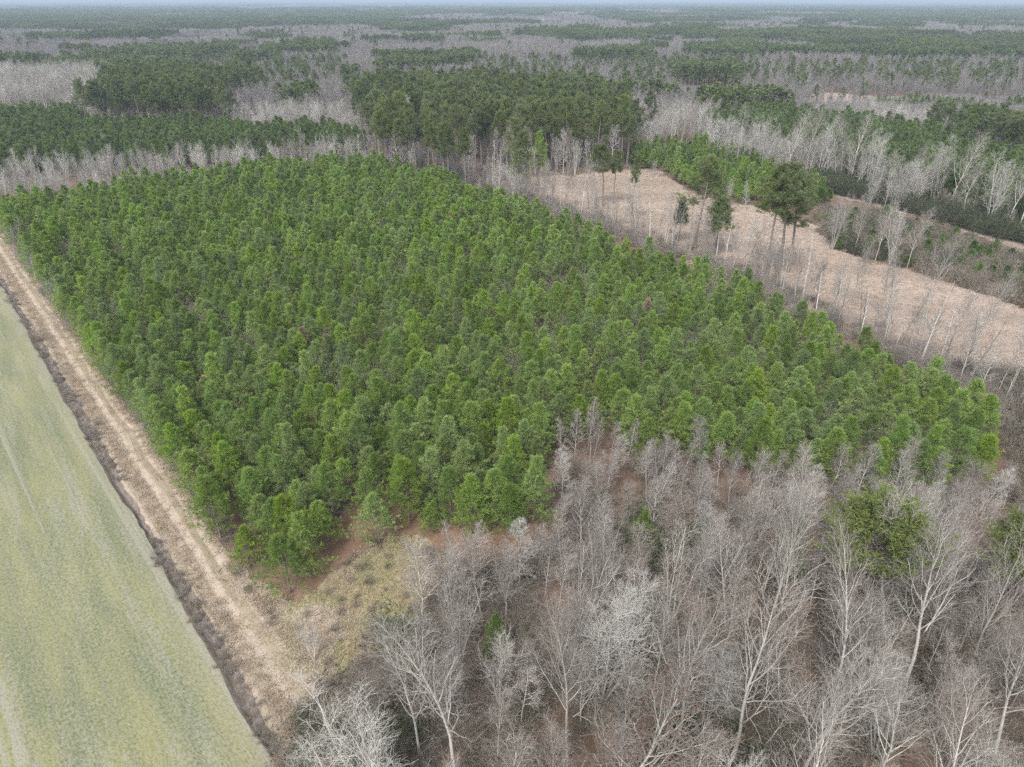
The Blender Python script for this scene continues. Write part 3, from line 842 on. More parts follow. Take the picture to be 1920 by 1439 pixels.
# one object for the rest of the plantation (near shapes and lighter shapes share it)
def scatter_multi(name, sets, seed=3, tilt=0.0):
    """sets: (protos, x, y, scale[, sz]); all in one object"""
    protos = []; X, Y, S, Z, PK = [], [], [], [], []
    r = np.random.default_rng(seed)
    for st in sets:
        ps, x, y, s = st[:4]
        sz = st[4] if len(st) > 4 else s
        if len(x) == 0: continue
        o0 = len(protos); protos += ps
        X.append(x); Y.append(y); S.append(s); Z.append(sz); PK.append(o0 + r.integers(0, len(ps), len(x)))
    X, Y, S, Z, PK = map(np.concatenate, (X, Y, S, Z, PK))
    o = scatter(name, protos, X, Y, S, seed, tilt=tilt, sz=Z)
    # the join node stacks its inputs last link first
    at = o.data.attributes['pick']; at.data.foreach_set('value', (JOIN_FLIP(len(protos), PK)).astype(np.int32))
    return o
def JOIN_FLIP(n, k): return (n - 1 - k) if FLIP else k
FLIP = True
scatter_multi('young_pines', [(YP, px_[a], py_[a], sc_[a] * 1.02, sc_[a] * .92), (YPm, px_[b], py_[b], sc_[b] * 1.02, sc_[b] * .94)], 5, .03)
gx, gy = jgrid(-150, 75, 45, 260, 3.4, .9, 45)
okp = inside(PLANT, gx, gy) & (to_sn(gx, gy)[1] > 13.4) & (vnoise(gx, gy, 7, 21) * .6 + vnoise(gx, gy, 3.2, 22) * .4 < .38) & (np.hypot(gx, gy) > 72)
gapx, gapy = gx[okp], gy[okp]
# dead brown pines inside the plantation
for (qx, qy, lab) in ((1218, 545, 'dead rust-brown young pine in the middle of the green rows'), (562, 600, 'dead brown pine, left one of a close pair'),
                      (605, 602, 'dead brown pine, right one of a close pair'), (372, 690, 'dead brown pine top near the track side'),
                      (1428, 675, 'small orange-brown dead pine toward the far edge'), (715, 400, 'dead brown pine in the gap at the back'),
                      (845, 385, 'dead grey-brown pine near the rear gap')):
    g = G(qx, qy, 8.0)
    place(DEADP, 'dead_pine', g[0], g[1], 0, qx, .88, lab, 'dead pine', 'dead pines among the plantation')

# ------------------------------------------------------------------ near bare wood
WOOD_C = [(1050, 850), (1090, 835), (1250, 865), (1400, 895), (1520, 910), (1700, 915), (1900, 915), (2300, 890), (2500, 1900), (300, 1900), (600, 1550), (700, 1380), (790, 1240), (785, 1120), (850, 1080), (1000, 1050), (1040, 1000)]
WOOD = gp(WOOD_C, 0.5)
occ = []
def free(x, y, r):
    for (a, b, c) in occ:
        if (a - x) ** 2 + (b - y) ** 2 < (max(c, r)) ** 2: return False
    return True
BT = 0
def hero_bare(proto, bx, by, ty, label, wide=1.0, name='bare_tree', cat='bare tree', group='bare trees of the near wood', rot=None, rad=2.2):
    x, y = G(bx, by); h = height_at(bx, by, ty); s = h / proto.H
    occ.append((x, y, rad))
    return place(proto, name, x, y, 0, bx * 1.7 if rot is None else rot, (s * wide, s * wide, s), label, cat, group)
hero_bare(BIG[1], 1350, 1462, 1085, 'tall pale tree with a thick straight trunk, nearest large tree of the wood', .95)
hero_bare(VASE[1], 1130, 1318, 1085, 'pale tree fanning out in a vase of many stems, middle of the wood', 1.15)
hero_bare(BIG[2], 862, 1480, 1160, 'tall grey tree with a clean trunk rising from the bottom brush', 1.0)
hero_bare(BIG[0], 1262, 1410, 1080, 'grey tree crowded between the vase-shaped tree and the nearest large tree', .9)
hero_bare(SPIRE[1], 975, 1110, 962, 'white spire-shaped tree with even side branches at the pine edge', 1.1)
hero_bare(BIG[2], 1545, 1345, 1040, 'leaning pale tree with long bare trunk in front of the flat-topped pine', .85)
hero_bare(BIG[0], 1690, 1290, 955, 'tallest grey tree, right of the flat-topped pine', 1.0)
hero_bare(BIG[1], 1775, 1320, 1025, 'straight pale tree beside the tallest grey tree', .8)
hero_bare(BIG[2], 1860, 1440, 1120, 'thick-trunked pale tree leaning out at the wood corner', .95)
hero_bare(VASE[0], 1255, 1175, 1000, 'grey many-stemmed tree behind the middle of the wood', 1.0)
hero_bare(BIG[0], 1445, 1225, 965, 'slender pale tree just left of the flat-topped pine', .8)
hero_bare(BUD[0], 1130, 1560, 1325, 'broad tree carrying scattered rusty leaves at the very front', 1.35)
hero_bare(VASE[1], 715, 1560, 1305, 'low bright white tree with many upswept branches, front left of the wood', 1.3)
hero_bare(MIDB[0], 790, 1180, 1030, 'pinkish grey tree on the wood edge beside the glade', 1.1)
hero_bare(BUD[1], 905, 1160, 1015, 'rosy budding tree between glade and white spire tree', 1.1)
# evergreen heroes
def hero_pine(proto, bx, by, ty, wide, label, group=None):
    x, y = G(bx, by); h = height_at(bx, by, ty); s = h / proto.H
    occ.append((x, y, 2.4))
    return place(proto, 'tall_pine', x, y, 0, bx * 1.3, (s * wide, s * wide, s), label, 'tall pine', group)
# flat-topped pines standing in the near wood: the foot is hidden, so the place is found from the crown
for (cx, cy, w, lab) in ((1637, 960, 1.15, 'flat-topped pine with open yellow-green crown rising above the bare wood'),
                         (1940, 990, 1.0, 'flat-topped pine half hidden at the right rim of the wood')):
    q = G(cx, cy, 13.0)
    occ.append((q[0], q[1], 2.6))
    place(FLATP, 'tall_pine', q[0], q[1], 0, w, (w * 1.12, w * 1.12, .93), lab, 'tall pine', 'flat-topped pines in the bare wood')
for (cx, cy, zc, H, lab) in ((928, 1165, 5.5, 6.5, 'small yellow-green pine poking up alone among bare grey branches'),
                             (1490, 1000, 7, 9, 'dark green pine top left of the flat-topped pine'),
                             (1205, 985, 5, 7.0, 'dark olive cedar-like pine in the gap between grey trees')):
    q = G(cx, cy, zc); occ.append((q[0], q[1], 2.0))
    place(YP[2], 'pine_tree', q[0], q[1], 0, cx, H / 9.2 * np.array([.75, .75, 1.0]), lab, 'pine tree', 'lone pines in the bare wood')
# tussocks and low briars scattered over the glade
rt_ = np.random.default_rng(97)
gx, gy = jgrid(-30, 0, 28, 60, 1.1, 1, 98)
okb = inside(GLADE, gx, gy) & (rt_.uniform(size=len(gx)) < .4)
BRIAR = (gx[okb], gy[okb], rt_.uniform(.15, .42, okb.sum()))
# fallen log
ra = np.random.default_rng(4)
Pl, Rl = polyline(ra, (0, 0, .14), (1, 0, 0), 2.6, 5, 0, .02, .13, .09)
lg = bpy.data.objects.new('fallen_log', make_mesh('fallen log', [(*tubes(Pl, Rl, 8), 'log', None)])); COL.objects.link(lg)
q = G(1462, 1343); lg.location = (q[0], q[1], .03); lg.rotation_euler = (0, 0, -.35)
tag(lg, 'pale orange fallen log lying on the leaf litter under bare trees', 'log')

gx, gy = jgrid(-25, 75, 15, 75, 2.35, .85, 41)
ok = inside(WOOD, gx, gy) & in_frame(gx, gy, 10, 1.1)
gx, gy = gx[ok], gy[ok]
rw = np.random.default_rng(43)
dw = np.hypot(gx, gy)
idx = np.argsort(dw)
cnt = {}
where_w = lambda px, py: ('at the wood front by the olive brush' if px < 800 and py > 1180 else 'near the brown glade' if px < 800 else
                          'behind the glade, facing the front pines' if px < 1030 and py < 1180 else
                          'against the pines, right of the plantation notch' if px < 1170 and py < 1000 else 'against the pines, before the plantation front' if px < 1300 and py < 1000 else
                          'at the back of the wood against the plantation' if py < 1000 else
                          'around the flat-topped pine' if 1500 < px < 1750 and py < 1250 else
                          'on the right flank beyond the flat-topped pine' if px >= 1750 and py < 1250 else
                          'on the leaf-strewn floor at the front right' if px > 1400 else
                          'in the crowded middle of the wood' if py < 1250 else 'in the foreground thicket')
form_l = {'BIG': 'tall spreading bare tree', 'VASE': 'many-stemmed pale tree', 'SPIRE': 'straight spire-like bare tree', 'MIDB': 'middling grey bare tree', 'POLE': 'thin pale sapling', 'BUD': 'bare tree with rusty buds'}
n_wood = 0
for i in idx:
    x, y = gx[i], gy[i]
    bx, by = pix(x, y, 0)
    deep = y < 47
    u = rw.uniform()
    if by < 990 and bx < 1300: fam = 'POLE' if u < .7 else 'SPIRE'
    elif deep: fam = 'BIG' if u < .34 else 'MIDB' if u < .55 else 'POLE' if u < .70 else 'VASE' if u < .82 else 'BUD'
    else: fam = 'MIDB' if u < .38 else 'BUD' if u < .58 else 'POLE' if u < .72 else 'SPIRE' if u < .86 else 'VASE'
    if not free(x, y, {'BIG': 3.3, 'VASE': 2.8, 'MIDB': 2.3, 'BUD': 2.4, 'SPIRE': 1.9, 'POLE': 1.5}[fam]): continue
    ps = globals()[fam]; p = ps[rw.integers(len(ps))]
    back = by < 1000 if bx > 1040 else by < 1120
    if back and fam not in ('POLE', 'SPIRE'): fam = 'MIDB'; ps = MIDB; p = MIDB[0]
    H = {'BIG': 15.5, 'VASE': 11.5, 'MIDB': 9.5, 'BUD': 9.5, 'SPIRE': 9.5, 'POLE': 9}[fam] * rw.uniform(.82, 1.12) * (1.0 if deep else .72 if back else .90)
    s = H / p.H
    occ.append((x, y, 1.6))
    lab = f'{form_l[fam]} {where_w(bx, by)}'
    place(p, 'sapling' if fam == 'POLE' else 'bare_tree', x, y, 0, rw.uniform(0, 6.28), (s, s, s), lab, 'sapling' if fam == 'POLE' else 'bare tree', 'bare trees of the near wood', tilt=(rw.normal(0, .05), rw.normal(0, .05)))
    n_wood += 1
print('WOOD', n_wood)
# brush under the wood
gx, gy = jgrid(-25, 75, 15, 75, 1.9, .9, 51)
ok = inside(WOOD, gx, gy) & in_frame(gx, gy, 3, 1.1) & ((vnoise(gx, gy, 6, 52) > .33))
k = rw.uniform(size=len(gx))
A = ok & (k < .62); Bm = ok & (k >= .62)
scatter_multi('undergrowth', [(BR, gx[A], gy[A], rw.uniform(.5, 1.25, A.sum())), (GREYB, gx[ok] + .9, gy[ok] + .6, rw.uniform(.25, .8, ok.sum()) * np.where(vnoise(gx, gy, 5, 57)[ok] > .52, .85, .38)), (GREYB, gapx, gapy, rw.uniform(.5, 1.2, len(gapx))), (BR + BRG, *BRIAR), (BRG, gx[Bm], gy[Bm], rw.uniform(.5, 1.2, Bm.sum()))], 53, .1)
# olive and brown thicket between glade and wood
TH = gp([(505, 1470), (575, 1345), (650, 1270), (745, 1195), (805, 1210), (800, 1330), (720, 1500), (520, 1600)])
gx, gy = jgrid(-30, 10, 18, 55, 1.45, .9, 55)
ok = inside(TH, gx, gy)
gx, gy = gx[ok], gy[ok]; sc = rw.uniform(.6, 1.3, len(gx))
cn = 0
for x, y, s in zip(gx, gy, sc):
    big = rw.uniform()
    p = (BRG[0] if big < .3 else BR[1] if big < .75 else BRG[1] if big < .96 else OLIVE[0])
    bx, by = pix(x, y, 0)
    lab = f"{'low ' if s < 1.1 else ''}{'olive-tinged' if p in BRG else 'brown twiggy' if p in BR else 'dark olive leafy'} thicket shrub {'beside the dirt track end' if bx < 600 else 'at the foot of the glade' if by < 1270 else 'in front of the wood, left side'}"
    place(p, 'shrub', x, y, 0, rw.uniform(0, 6.28), float(s), lab, 'shrub', 'shrubs between glade and wood')
for (bx, by, s, lab) in ((1320, 1425, 1.5, 'dark green evergreen shrub at the foot of the nearest large tree'), (755, 1215, 1.2, 'dark green shrub at the wood edge below the glade'),
                         (1235, 1055, 1.9, 'dark evergreen shrub in the shadowy gap of the wood'), (70, 640, 1.0, 'dark brown bush in the ditch beside the track')):
    g = G(bx, by)
    place(OLIVE[1] if bx > 100 else BR[0], 'shrub', g[0], g[1], 0, 1.2, s, lab, 'shrub', None)
# small shrubs along the track side of the plantation
for (bx, by, lab) in ((350, 850, 'grey twiggy bare bush between two track-side pines'), (215, 705, 'pale bare bush leaning over the track verge'), (452, 745, 'pinkish bare bush in a small gap of the rows'), (590, 1240, 'thin grey sapling at the end of the track')):
    g = G(bx, by)
    place(VASE[0], 'bare_bush', g[0], g[1], 0, bx, .30, lab, 'bare bush')

# ------------------------------------------------------------------ line of thin trees and pines between plantation and clearing
LINE = [(690, 292), (850, 332), (1000, 378), (1200, 448), (1400, 522), (1600, 622), (1760, 700), (1900, 800), (2050, 900)]
LW = [G(*p) for p in LINE]
seg = [np.linalg.norm(LW[i + 1] - LW[i]) for i in range(len(LW) - 1)]
tot = sum(seg)
def along(t):
    d = t * tot
    for i, L_ in enumerate(seg):
        if d <= L_: return LW[i] + (LW[i + 1] - LW[i]) * d / L_, (LW[i + 1] - LW[i]) / L_
        d -= L_
    return LW[-1], (LW[-1] - LW[-2]) / seg[-1]
rl = np.random.default_rng(60)
NL = 185
for i in range(NL):
    p, d = along((i + rl.uniform(0, 1)) / NL)
    nrm = np.array([-d[1], d[0]]); nrm = nrm if nrm[0] > 0 else -nrm
    q = p + nrm * rl.uniform(-.5, 3.5)
    bx, by = pix(q[0], q[1], 0)
    if bx > 2000: continue
    fam = (POLE2 + POLE[:1]) if rl.uniform() < .75 else (MIDB if rl.uniform() < .6 else SPIRE)
    pr = fam[rl.integers(len(fam))]
    H = rl.uniform(6, 14)
    where = ('where the row meets the tall pine stand' if bx < 900 else 'in front of the dark stand of tall pines' if bx < 1080 else 'at the head of the clearing' if bx < 1200 else 'before the lone tall pines of the clearing' if bx < 1480 else
             'against the rusty clearing right of the tall pines' if bx < 1720 else 'at the brushy corner of plantation and clearing')
    lab = f"{'short' if H < 8 else 'tall' if H > 10.5 else 'middling'} {'thin bare tree' if len(fam) > 2 else 'grey bare tree'} {where}"
    place(pr, 'thin_tree' if len(fam) > 2 else 'bare_tree', q[0], q[1], 0, rl.uniform(0, 6.28), H / pr.H * np.array([.9, .9, 1.0]), lab, 'thin tree' if len(fam) > 2 else 'bare tree', 'thin trees along the clearing', tilt=(rl.normal(0, .05), rl.normal(0, .05)))
# leaning pale trees in front of the clearing
for (bx, by, ty, pr, lab) in ((1722, 628, 440, BIG[1], 'pale leaning tree with long bare trunk before the clearing'), (1648, 600, 480, POLE[0], 'dark-trunked slim tree left of the leaning pale tree'),
                              (1660, 612, 470, POLE[1], 'slim twin tree next to the dark-trunked slim tree'), (1598, 575, 455, MIDB[0], 'slim grey tree left of the pair of slim trees'),
                              (1820, 690, 500, BIG[2], 'wide pale tree at the lower end of the clearing'), (1880, 760, 560, MIDB[1], 'low grey tree at the corner of the clearing')):
    hero_bare(pr, bx, by, ty, lab, .8, group='thin trees along the clearing')
sx, sy, ssz = [], [], []
for i in range(1500):
    p, d = along(rl.uniform()); nrm = np.array([-d[1], d[0]]); nrm = nrm if nrm[0] > 0 else -nrm
    q = p + nrm * rl.normal(-.9, 2.4); sx.append(q[0]); sy.append(q[1]); ssz.append(rl.uniform(.45, 1.1))
sx, sy, ssz = map(np.array, (sx, sy, ssz))
# corner brush right of the plantation
CB = gp([(1790, 680), (1950, 700), (2150, 780), (2150, 1000), (1920, 940), (1900, 800)], 1.0)
cx_, cy_ = jgrid(40, 120, 45, 110, 2.0, .9, 61)
ok = inside(CB, cx_, cy_)
cx_, cy_ = cx_[ok], cy_[ok]
h_ = len(sx) // 3
scatter_multi('edge_brush', [(BR + GREYB, sx[:2 * h_], sy[:2 * h_], ssz[:2 * h_] * .7), (BRG, sx[2 * h_:], sy[2 * h_:], ssz[2 * h_:] * .6), (BR + BRG, cx_, cy_, rl.uniform(.8, 1.6, len(cx_)))], 62, .1)

# tall pines in and before the clearing
for (bx, by, ty, w, pr, lab) in ((1302, 468, 300, 1.5, TP[1], 'tall lone pine with dark rounded crown in front of the clearing'),
                                 (1340, 478, 372, 1.5, NARROW, 'narrow young pine just right of the tall lone pine'),
                                 (1438, 516, 322, 1.4, TP[0], 'left pine of the close trio before the clearing'),
                                 (1456, 522, 314, 1.5, TP[2], 'middle pine of the close trio before the clearing'),
                                 (1478, 512, 330, 1.45, TP[1], 'right pine of the close trio, leaning crown'),
                                 (1130, 388, 272, 1.5, TP[0], 'dark pine at the near left end of the clearing'),
                                 (1150, 384, 285, 1.0, TP[2], 'slighter pine behind the dark pine at the clearing end'),
                                 (1183, 418, 292, .6, TP[2], 'sparse thin pine with high crown over the clearing'),
                                 (1012, 330, 246, .95, YP[2], 'full yellow-green pine among white bare trees'),
                                 (1272, 455, 375, 1.2, NARROW, 'thin ragged pine left of the tall lone pine')):
    hero_pine(pr, bx, by, ty, w, lab, 'lone pines by the clearing')
# white bare trees before the tall stand
WL = [(868, 302, 212), (884, 306, 208), (860, 300, 235), (905, 308, 250), (934, 322, 240), (950, 326, 232), (966, 326, 230), (980, 326, 238), (992, 328, 245), (1044, 326, 248), (1056, 328, 240), (1066, 326, 243), (1078, 328, 252), (1100, 322, 262), (1120, 322, 258), (820, 296, 232), (770, 285, 180), (748, 283, 178), (716, 280, 162)]
for i, (bx, by, ty) in enumerate(WL):
    pr = (VASE[1], SPIRE[1], BIG[1])[i % 3]
    hero_bare(pr, bx, by, ty, f"white bare tree before the tall pine stand, {ORD[sorted(WL).index((bx, by, ty))]} from the left", .7, group='white trees before the tall pine stand')
place(VASE[1], 'bare_bush', *G(1226, 330), 0, 1, .32, 'low white bare bush at the head of the clearing', 'bare bush')

# tree line behind the clearing: tall white trunks before green pines
TL = [(1290, 272), (1376, 322), (1470, 330), (1533, 335), (1570, 342), (1615, 352), (1700, 372), (1745, 382), (1775, 398), (1850, 425), (1905, 440), (1990, 470)]
TW = [G(*p) for p in TL]
tseg = [np.linalg.norm(TW[i + 1] - TW[i]) for i in range(len(TW) - 1)]
def along_t(t):
    d = t * sum(tseg)
    for i, L_ in enumerate(tseg):
        if d <= L_: return TW[i] + (TW[i + 1] - TW[i]) * d / L_, (TW[i + 1] - TW[i]) / L_
        d -= L_
    return TW[-1], (TW[-1] - TW[-2]) / tseg[-1]
hero_t = [(1376, 322, 205), (1425, 328, 212), (1470, 332, 206), (1505, 334, 208), (1533, 336, 212), (1575, 340, 214), (1590, 344, 218), (1625, 352, 235), (1668, 366, 280), (1700, 372, 270), (1745, 382, 255), (1773, 396, 252), (1800, 404, 300), (1850, 425, 280), (1880, 432, 275), (1905, 440, 285), (1722, 378, 300)]
for i, (bx, by, ty) in enumerate(hero_t):
    pr = (BIG[1], VASE[1], BIG[2])[i % 3]
    hero_bare(pr, bx, by, ty, f"tall white tree in the line behind the clearing, {ORD[i] if i < 16 else 'shorter one near the middle'}{' from the left' if i < 16 else ''}", .95, group='white trees behind the clearing')
rt = np.random.default_rng(70)
tx, ty_, tz = [], [], []
for i in range(320):
    p, d = along_t(rt.uniform()); nrm = np.array([-d[1], d[0]]); nrm = nrm if nrm[1] > 0 else -nrm
    q = p + nrm * rt.uniform(0, 20); tx.append(q[0]); ty_.append(q[1]); tz.append(rt.uniform(.35, .75))
tx, ty_, tz = map(np.array, (tx, ty_, tz))
# trees at the far edge of the clearing
for (bx, by, ty, w, pr, lab) in ((1560, 468, 362, .9, VASE[1], 'white-topped bare tree at the clearing rim, left of the bushes'), (1600, 478, 372, .8, MIDB[0], 'grey bare tree in the bushes beyond the clearing'),
                                 (1640, 490, 385, .8, MIDB[1], 'second grey bare tree in the bushes beyond the clearing'), (1668, 495, 378, .9, VASE[1], 'white bare tree fanning over the clearing bushes'),
                                 (1700, 505, 392, 1.1, BIG[1], 'broad white tree leaning over the clearing rim'), (1740, 515, 455, 1.0, MIDB[0], 'small grey tree at the right of the clearing bushes'),
                                 (1360, 392, 330, .7, VASE[1], 'small white tree between the lone pines'), (1395, 396, 340, .8, SPIRE[1], 'small white spire tree left of the pine trio')):
    hero_bare(pr, bx, by, ty, lab, w, group='bare trees beyond the clearing')
# rusty-leaved small trees
for (bx, by, s, lab) in ((1690, 368, 1.0, 'rusty-leaved small tree at the foot of the white tree line'), (1765, 395, 1.2, 'orange-brown leafy small tree beside a leaning white trunk'), (1790, 402, 1.1, 'second orange-brown small tree, right of the first'), (1875, 432, .8, 'faded rusty small tree near the end of the tree line'), (1305, 278, 1.0, 'reddish small tree where stand and tree line meet')):
    g = G(bx, by); place(RUST, 'rusty_tree', g[0], g[1], 0, bx, s * .8, lab, 'small tree', 'rusty small trees of the tree line')
    place(RUST_B, 'shrub', g[0] + 1.5, g[1] - .8, 0, bx, s, 'rusty shrub in front of the ' + lab.split(' small')[0] + ' tree', 'shrub')

# scrub behind the clearing
BRIGHTZ = gp([(1185, 312), (1180, 290), (1300, 276), (1400, 300), (1460, 335), (1560, 372), (1540, 385), (1440, 375), (1400, 378), (1330, 362), (1275, 342), (1240, 315)], 1.0)
gx, gy = jgrid(30, 120, 130, 300, 2.6, .9, 71)
ok = inside(BRIGHTZ, gx, gy); bx_, by_ = gx[ok], gy[ok]
OLZ = gp([(1500, 340), (1530, 332), (1660, 368), (1820, 410), (1990, 460), (1990, 480), (1800, 428), (1640, 384), (1540, 358)], 0)
gx, gy = jgrid(60, 170, 110, 230, 2.0, .9, 72)
ok = inside(OLZ, gx, gy); ox_, oy_ = gx[ok], gy[ok]
SCZ = gp([(1540, 395), (1640, 400), (1750, 430), (1900, 480), (2100, 540), (2100, 640), (1900, 565), (1810, 535), (1700, 500), (1570, 465), (1545, 430)], 0.5)
gx, gy = jgrid(60, 170, 95, 200, 2.1, .9, 73)
ok = inside(SCZ, gx, gy); cx2, cy2 = gx[ok], gy[ok]
rs = np.random.default_rng(74)
u = rs.uniform(size=len(cx2))
scatter_multi('scrub', [(BRIGHT + YPm[:2], bx_, by_, rs.uniform(.55, .9, len(bx_))), (OLIVE, ox_, oy_, rs.uniform(.8, 1.5, len(ox_))),
                        (BR, cx2[u < .40], cy2[u < .40], rs.uniform(.8, 1.5, (u < .40).sum())), (BRG, cx2[(u >= .40) & (u < .72)], cy2[(u >= .40) & (u < .72)], rs.uniform(.8, 1.5, ((u >= .40) & (u < .72)).sum())),
                        (BRIGHT, cx2[u >= .80], cy2[u >= .80], rs.uniform(.35, .75, (u >= .80).sum())), (OLIVE, cx2[(u >= .72) & (u < .80)], cy2[(u >= .72) & (u < .80)], rs.uniform(.6, 1.2, ((u >= .72) & (u < .80)).sum()))], 75, .08)

# ------------------------------------------------------------------ woods beyond, read from the photograph zone by zone (later entries win)
X0, X1 = -600, 2500
Z = [
 ('B', 12, [(X0, 50), (X1, 50), (X1, 330), (X0, 330)]),
 ('b', 8, [(X0, 330), (X1, 330), (X1, 2000), (X0, 2000)]),
 ('P', 14, [(X0, 22), (640, 22), (640, 60), (350, 60), (X0, 50)]),
 ('B', 13, [(X0, 50), (350, 52), (640, 60), (640, 112), (X0, 112)]),
 ('P', 14, [(X0, 92), (120, 95), (170, 125), (60, 122), (X0, 118)]),
 ('P', 16, [(150, 92), (330, 76), (345, 105), (300, 128), (160, 128)]),
 ('P', 16, [(350, 78), (520, 76), (515, 100), (350, 106)]),
 ('X', 13, [(320, 106), (640, 96), (640, 150), (400, 150)]),
 ('T', 15, [(X0, 118), (170, 118), (185, 192), (X0, 195)]),
 ('C', 17, [(170, 128), (480, 128), (480, 150), (400, 178), (185, 180)]),
 ('B', 11, [(400, 168), (600, 150), (640, 215), (480, 225), (400, 200)]),
 ('Y', 10, [(X0, 195), (130, 190), (250, 208), (330, 202), (450, 217), (600, 217), (700, 232), (685, 246), (500, 254), (350, 270), (200, 273), (0, 284), (X0, 310)]),
 ('b', 8, [(X0, 312), (0, 286), (200, 275), (350, 272), (500, 256), (700, 248), (760, 268), (700, 284), (440, 296), (250, 318), (130, 345), (0, 352), (X0, 390)]),
 ('B', 13, [(640, 50), (1300, 50), (1300, 145), (900, 140), (640, 132)]),
 ('P', 13, [(720, 98), (890, 98), (890, 116), (720, 119)]),
 ('X', 13, [(900, 96), (1320, 100), (1320, 150), (900, 138)]),
 ('P', 14, [(640, 14), (1150, 14), (1170, 44), (1290, 46), (1290, 62), (870, 62), (640, 52)]),
 ('B', 15, [(740, 27), (1120, 27), (1180, 34), (1180, 44), (740, 43)]),
 ('P', 14, [(1290, 16), (X1, 16), (X1, 99), (1700, 98), (1560, 92), (1300, 88)]),
 ('B', 15, [(1330, 47), (1500, 44), (1500, 60), (1330, 62)]),
 ('B', 15, [(1540, 50), (1900, 42), (1920, 60), (1560, 66)]),
 ('X', 12, [(1040, 108), (1300, 100), (1560, 106), (X1, 112), (X1, 184), (1640, 176), (1280, 160), (1150, 145)]),
 ('P', 12, [(1285, 122), (1392, 118), (1390, 152), (1300, 152)]),
 ('S', 3, [(1280, 160), (1400, 166), (1500, 172), (1500, 196), (1400, 200), (1290, 182)]),
 ('S', 3, [(1500, 196), (1640, 190), (X1, 200), (X1, 330), (1920, 270), (1700, 236), (1500, 212)]),
 ('s', 3, [(1650, 178), (X1, 184), (X1, 204), (1650, 194)]),
 ('Y', 7, [(1300, 215), (1400, 196), (1500, 204), (1700, 238), (1900, 275), (X1, 400), (X1, 520), (1920, 385), (1750, 325), (1600, 288), (1450, 264), (1300, 242)]),
 ('C', 20, [(650, 175), (668, 140), (760, 130), (900, 130), (1130, 140), (1200, 172), (1290, 190), (1330, 205), (1300, 222), (1180, 225), (1000, 232), (840, 232), (720, 215), (660, 195)]),
 ('b', 4, [(700, 262), (780, 262), (860, 285), (1000, 305), (1180, 295), (1180, 300), (1120, 322), (1000, 330), (980, 350), (850, 318), (760, 284)]),
 ('N', 0, [(985, 345), (1000, 325), (1180, 318), (1180, 292), (1300, 276), (1400, 300), (1480, 330), (1600, 362), (1920, 460), (X1, 640), (X1, 2000), (1000, 2000)]),
 ('N', 0, [(1240, 193), (1262, 180), (1330, 183), (1425, 192), (1400, 203), (1310, 201)]),
 ('N', 0, [(1500, 176), (1560, 175), (1645, 183), (1665, 193), (1580, 197), (1520, 191)]),
 ('N', 0, [(1660, 181), (1712, 183), (1714, 191), (1664, 189)]),
 ('N', 0, [(1825, 183), (1900, 186), (1890, 193), (1830, 191)]),
 ('N', 0, [(1110, 38), (1310, 38), (1330, 44), (1100, 44)]),
 ('N', 0, [(970, 43.5), (1065, 43.5), (1075, 47), (965, 47)]),
 ('N', 0, [(-3000, 360), (0, 440), (340, 930), (340, 2500), (-3000, 2500)]),
]
def classify(x, y):
    c = np.full(len(x), 'P')
    nz = vnoise(x, y * .4, 420, 81) * .4 + vnoise(x, y * .4, 1300, 82) * .6
    c[nz < .50] = 'B'
    wx = (vnoise(x, y, 28, 83) - .5) * 16; wy = (vnoise(x, y, 28, 84) - .5) * 16
    wx = wx + (vnoise(x, y, 95, 87) - .5) * 16; wy = wy + (vnoise(x, y, 95, 88) - .5) * 8
    for t, z, poly in Z:
        k = .0 if t == 'N' else 1.0
        u, v = pix(x + wx * k, y + wy * k, z)
        c[inside(poly, u, v)] = t
    br_ = vnoise(x, y, 34, 85) * .6 + vnoise(x, y, 90, 86) * .4
    br2 = vnoise(x, y * .5, 160, 89) * .6 + vnoise(x, y * .5, 60, 90) * .4
    br_ = np.where(y > 900, br2, br_)
    c[(c == 'P') & (br_ > .53)] = np.where(y[(c == 'P') & (br_ > .53)] > 900, 'B', 'X')
    c[(c == 'B') & (br_ < .27)] = 'P'
    c[inside(PLANT, x, y)] = 'N'
    return c
def fan(d0, d1, sp, seed):
    x, y = jgrid(-d1 * .9, d1 * .9, d0, d1, sp, .9, seed)
    ok = in_frame(x, y, 12, 1.13)
    return x[ok], y[ok]
R_NEAR, R_MID = 330, 760
rf = np.random.default_rng(90)
S_pine, S_bare, S_young, S_brush = [], [], [], []
things_tall = []
